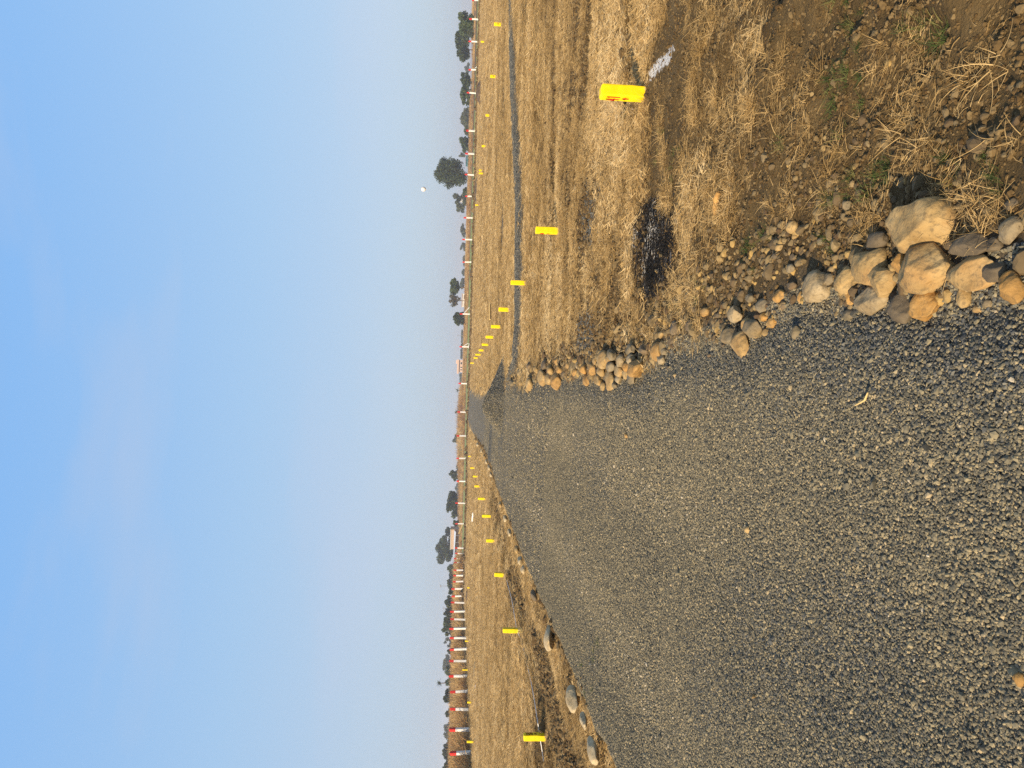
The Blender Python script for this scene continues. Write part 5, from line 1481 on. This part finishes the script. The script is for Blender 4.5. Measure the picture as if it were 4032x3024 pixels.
def beige_building():
    d = 205
    a, b = at_d(1795, 2163, d), at_d(1795, 2085, d)
    cx = (a.x + b.x) / 2; w = (b.x - a.x) / 2
    zg = hz(cx, d)
    z1, z2, z3 = (at_d(x, 2125, d).z - zg for x in (1773, 1786, 1793))
    root = empty('beige_building', (cx, d, zg)); tag(root, 'long beige flat-topped building with a pale blue sheet roof under the tallest tree', 'building')
    mb = MB(); mb.box(-w, w, 0, 4.5, 0, z1 - 0.1); mb.build('wall', MAT['wall_beige'], root)
    mb = MB(); mb.box(-w - .15, w + .15, -.12, 4.6, z1 - 0.1, z1); mb.build('roof', MAT['wall_white'], root)
    e0 = at_d(1793, 2200, d).x - cx; e1 = at_d(1793, 2088, d).x - cx
    mb = MB(); q = [(e0, -2.2, z3 + 0.35), (e1, -2.2, z3), (e1, -0.02, z2 - 0.1), (e0, -0.02, z2 - 0.05)]
    mb.add(q + [(x, y, z - 0.1) for x, y, z in q], [(0, 1, 2, 3), (7, 6, 5, 4)] + [(i, i + 4, (i + 1) % 4 + 4, (i + 1) % 4) for i in range(4)]); mb.build('awning', MAT['sheet_blue'], root)
    for k in range(4):
        x = e0 + (e1 - e0) * (k + 0.5) / 4
        mb = MB(); mb.box(x - .06, x + .06, -2.1, -1.98, 0, z3 + 0.10); mb.build('support', MAT['metal'], root)
    mb = MB(); mb.tube([(w * 0.05, 1, z1), (w * 0.05, 1, z1 + 1.5)], [0.05, 0.04], 5); mb.build('roof_pole', MAT['metal'], root)
beige_building()

# masts
def mast(px, xt, xb, d, r, label, head=False, cross=False, name='utility_pole', cat='pole'):
    b, t = at_d(xb, px, d), at_d(xt, px, d)
    zg = hz(b.x, b.y)
    root = empty(name, (b.x, b.y, zg)); tag(root, label, cat)
    h = t.z - zg
    mb = MB(); mb.tube([(0, 0, -0.2), (0, 0, h)], [r, r * 0.7], 6); mb.build('shaft', MAT['metal'], root)
    if head:
        mb = MB(); mb.box(-0.45, 0.45, -0.2, 0.2, h + 0.003, h + 0.35); mb.build('lamp_head', MAT['metal'], root)
    if cross:
        mb = MB(); mb.box(-0.7, 0.7, -0.06 - r, -r - 0.003, h * 0.88, h * 0.88 + 0.14); mb.build('crossarm', MAT['metal'], root)
mast(1322, 1800, 1832, 420, 0.09, 'thin tall pole above the pink house', cross=True)
mast(1585, 1787, 1826, 520, 0.12, 'thin mast above the pinkish brush at the road\'s end')
mast(1505, 1792, 1826, 520, 0.11, 'faint mast beside the pink house, nearest the road')
mast(1687, 1791, 1826, 560, 0.12, 'thin mast over the blue hazy clump')
mast(1004, 1812, 1836, 420, 0.09, 'short pole over the low bush line')
mast(851, 1812, 1836, 350, 0.09, 'dark pole beside the tenth fence post', cross=True)
mast(811, 1815, 1836, 330, 0.09, 'pale pole in front of the blue-grey hazy tree')
mast(883, 1816, 1836, 340, 0.08, 'slanting pole above the rounded hazy tree')
mast(412, 1837, 1850, 330, 0.09, 'pale pole between the tree pair and the broad grey tree')
mast(2308, 1737, 1790, 280, 0.10, 'lamp mast rising above the rounded dark green tree', head=True, name='lamp_mast', cat='lamp mast')
mast(2395, 1741, 1790, 270, 0.10, 'utility pole with a crossarm over the dark flat-topped tree', cross=True)

# balloon in the sky
p = at_d(1667.5, 744.5, 240)
root = empty('balloon', p); tag(root, 'small round white balloon floating in the sky over the big dark tree', 'balloon')
r_ = 9.2 * 240 / F_PX
v = ICO[4][0].copy() * r_
v[:, 2] = np.where(v[:, 2] < 0, v[:, 2] * (1 + 0.10 * np.abs(v[:, 2]) / r_), v[:, 2])
link('envelope', mesh_np('envelope', v, ICO[4][1], True), MAT['balloon'], root)
mb = MB(); mb.tube([(0, 0, -r_ * 1.08), (0, 0, -r_ * 1.25)], [0.12, 0.16], 8); mb.build('neck', MAT['balloon'], root)

# ------------------------------------------------------------------ haze
mb = MB(); mb.box(-1500, 1500, -60, 2300, -12, 15)
t = NT('haze_air')
t.t.nodes.remove(t.b)
pv = t.n('VolumePrincipled')
pv.inputs['Color'].default_value = (0.86, 0.91, 1.0, 1)
pv.inputs['Density'].default_value = 0.00062
pv.inputs['Anisotropy'].default_value = 0.25
t.t.links.new(pv.outputs[0], t.t.nodes['Material Output'].inputs['Volume'])
hz_o = mb.build('haze', t.m)
tag(hz_o, kind='stuff')
print('points', sum(len(o.data.vertices) for o in COL.objects if o.get('kind') == 'stuff'))
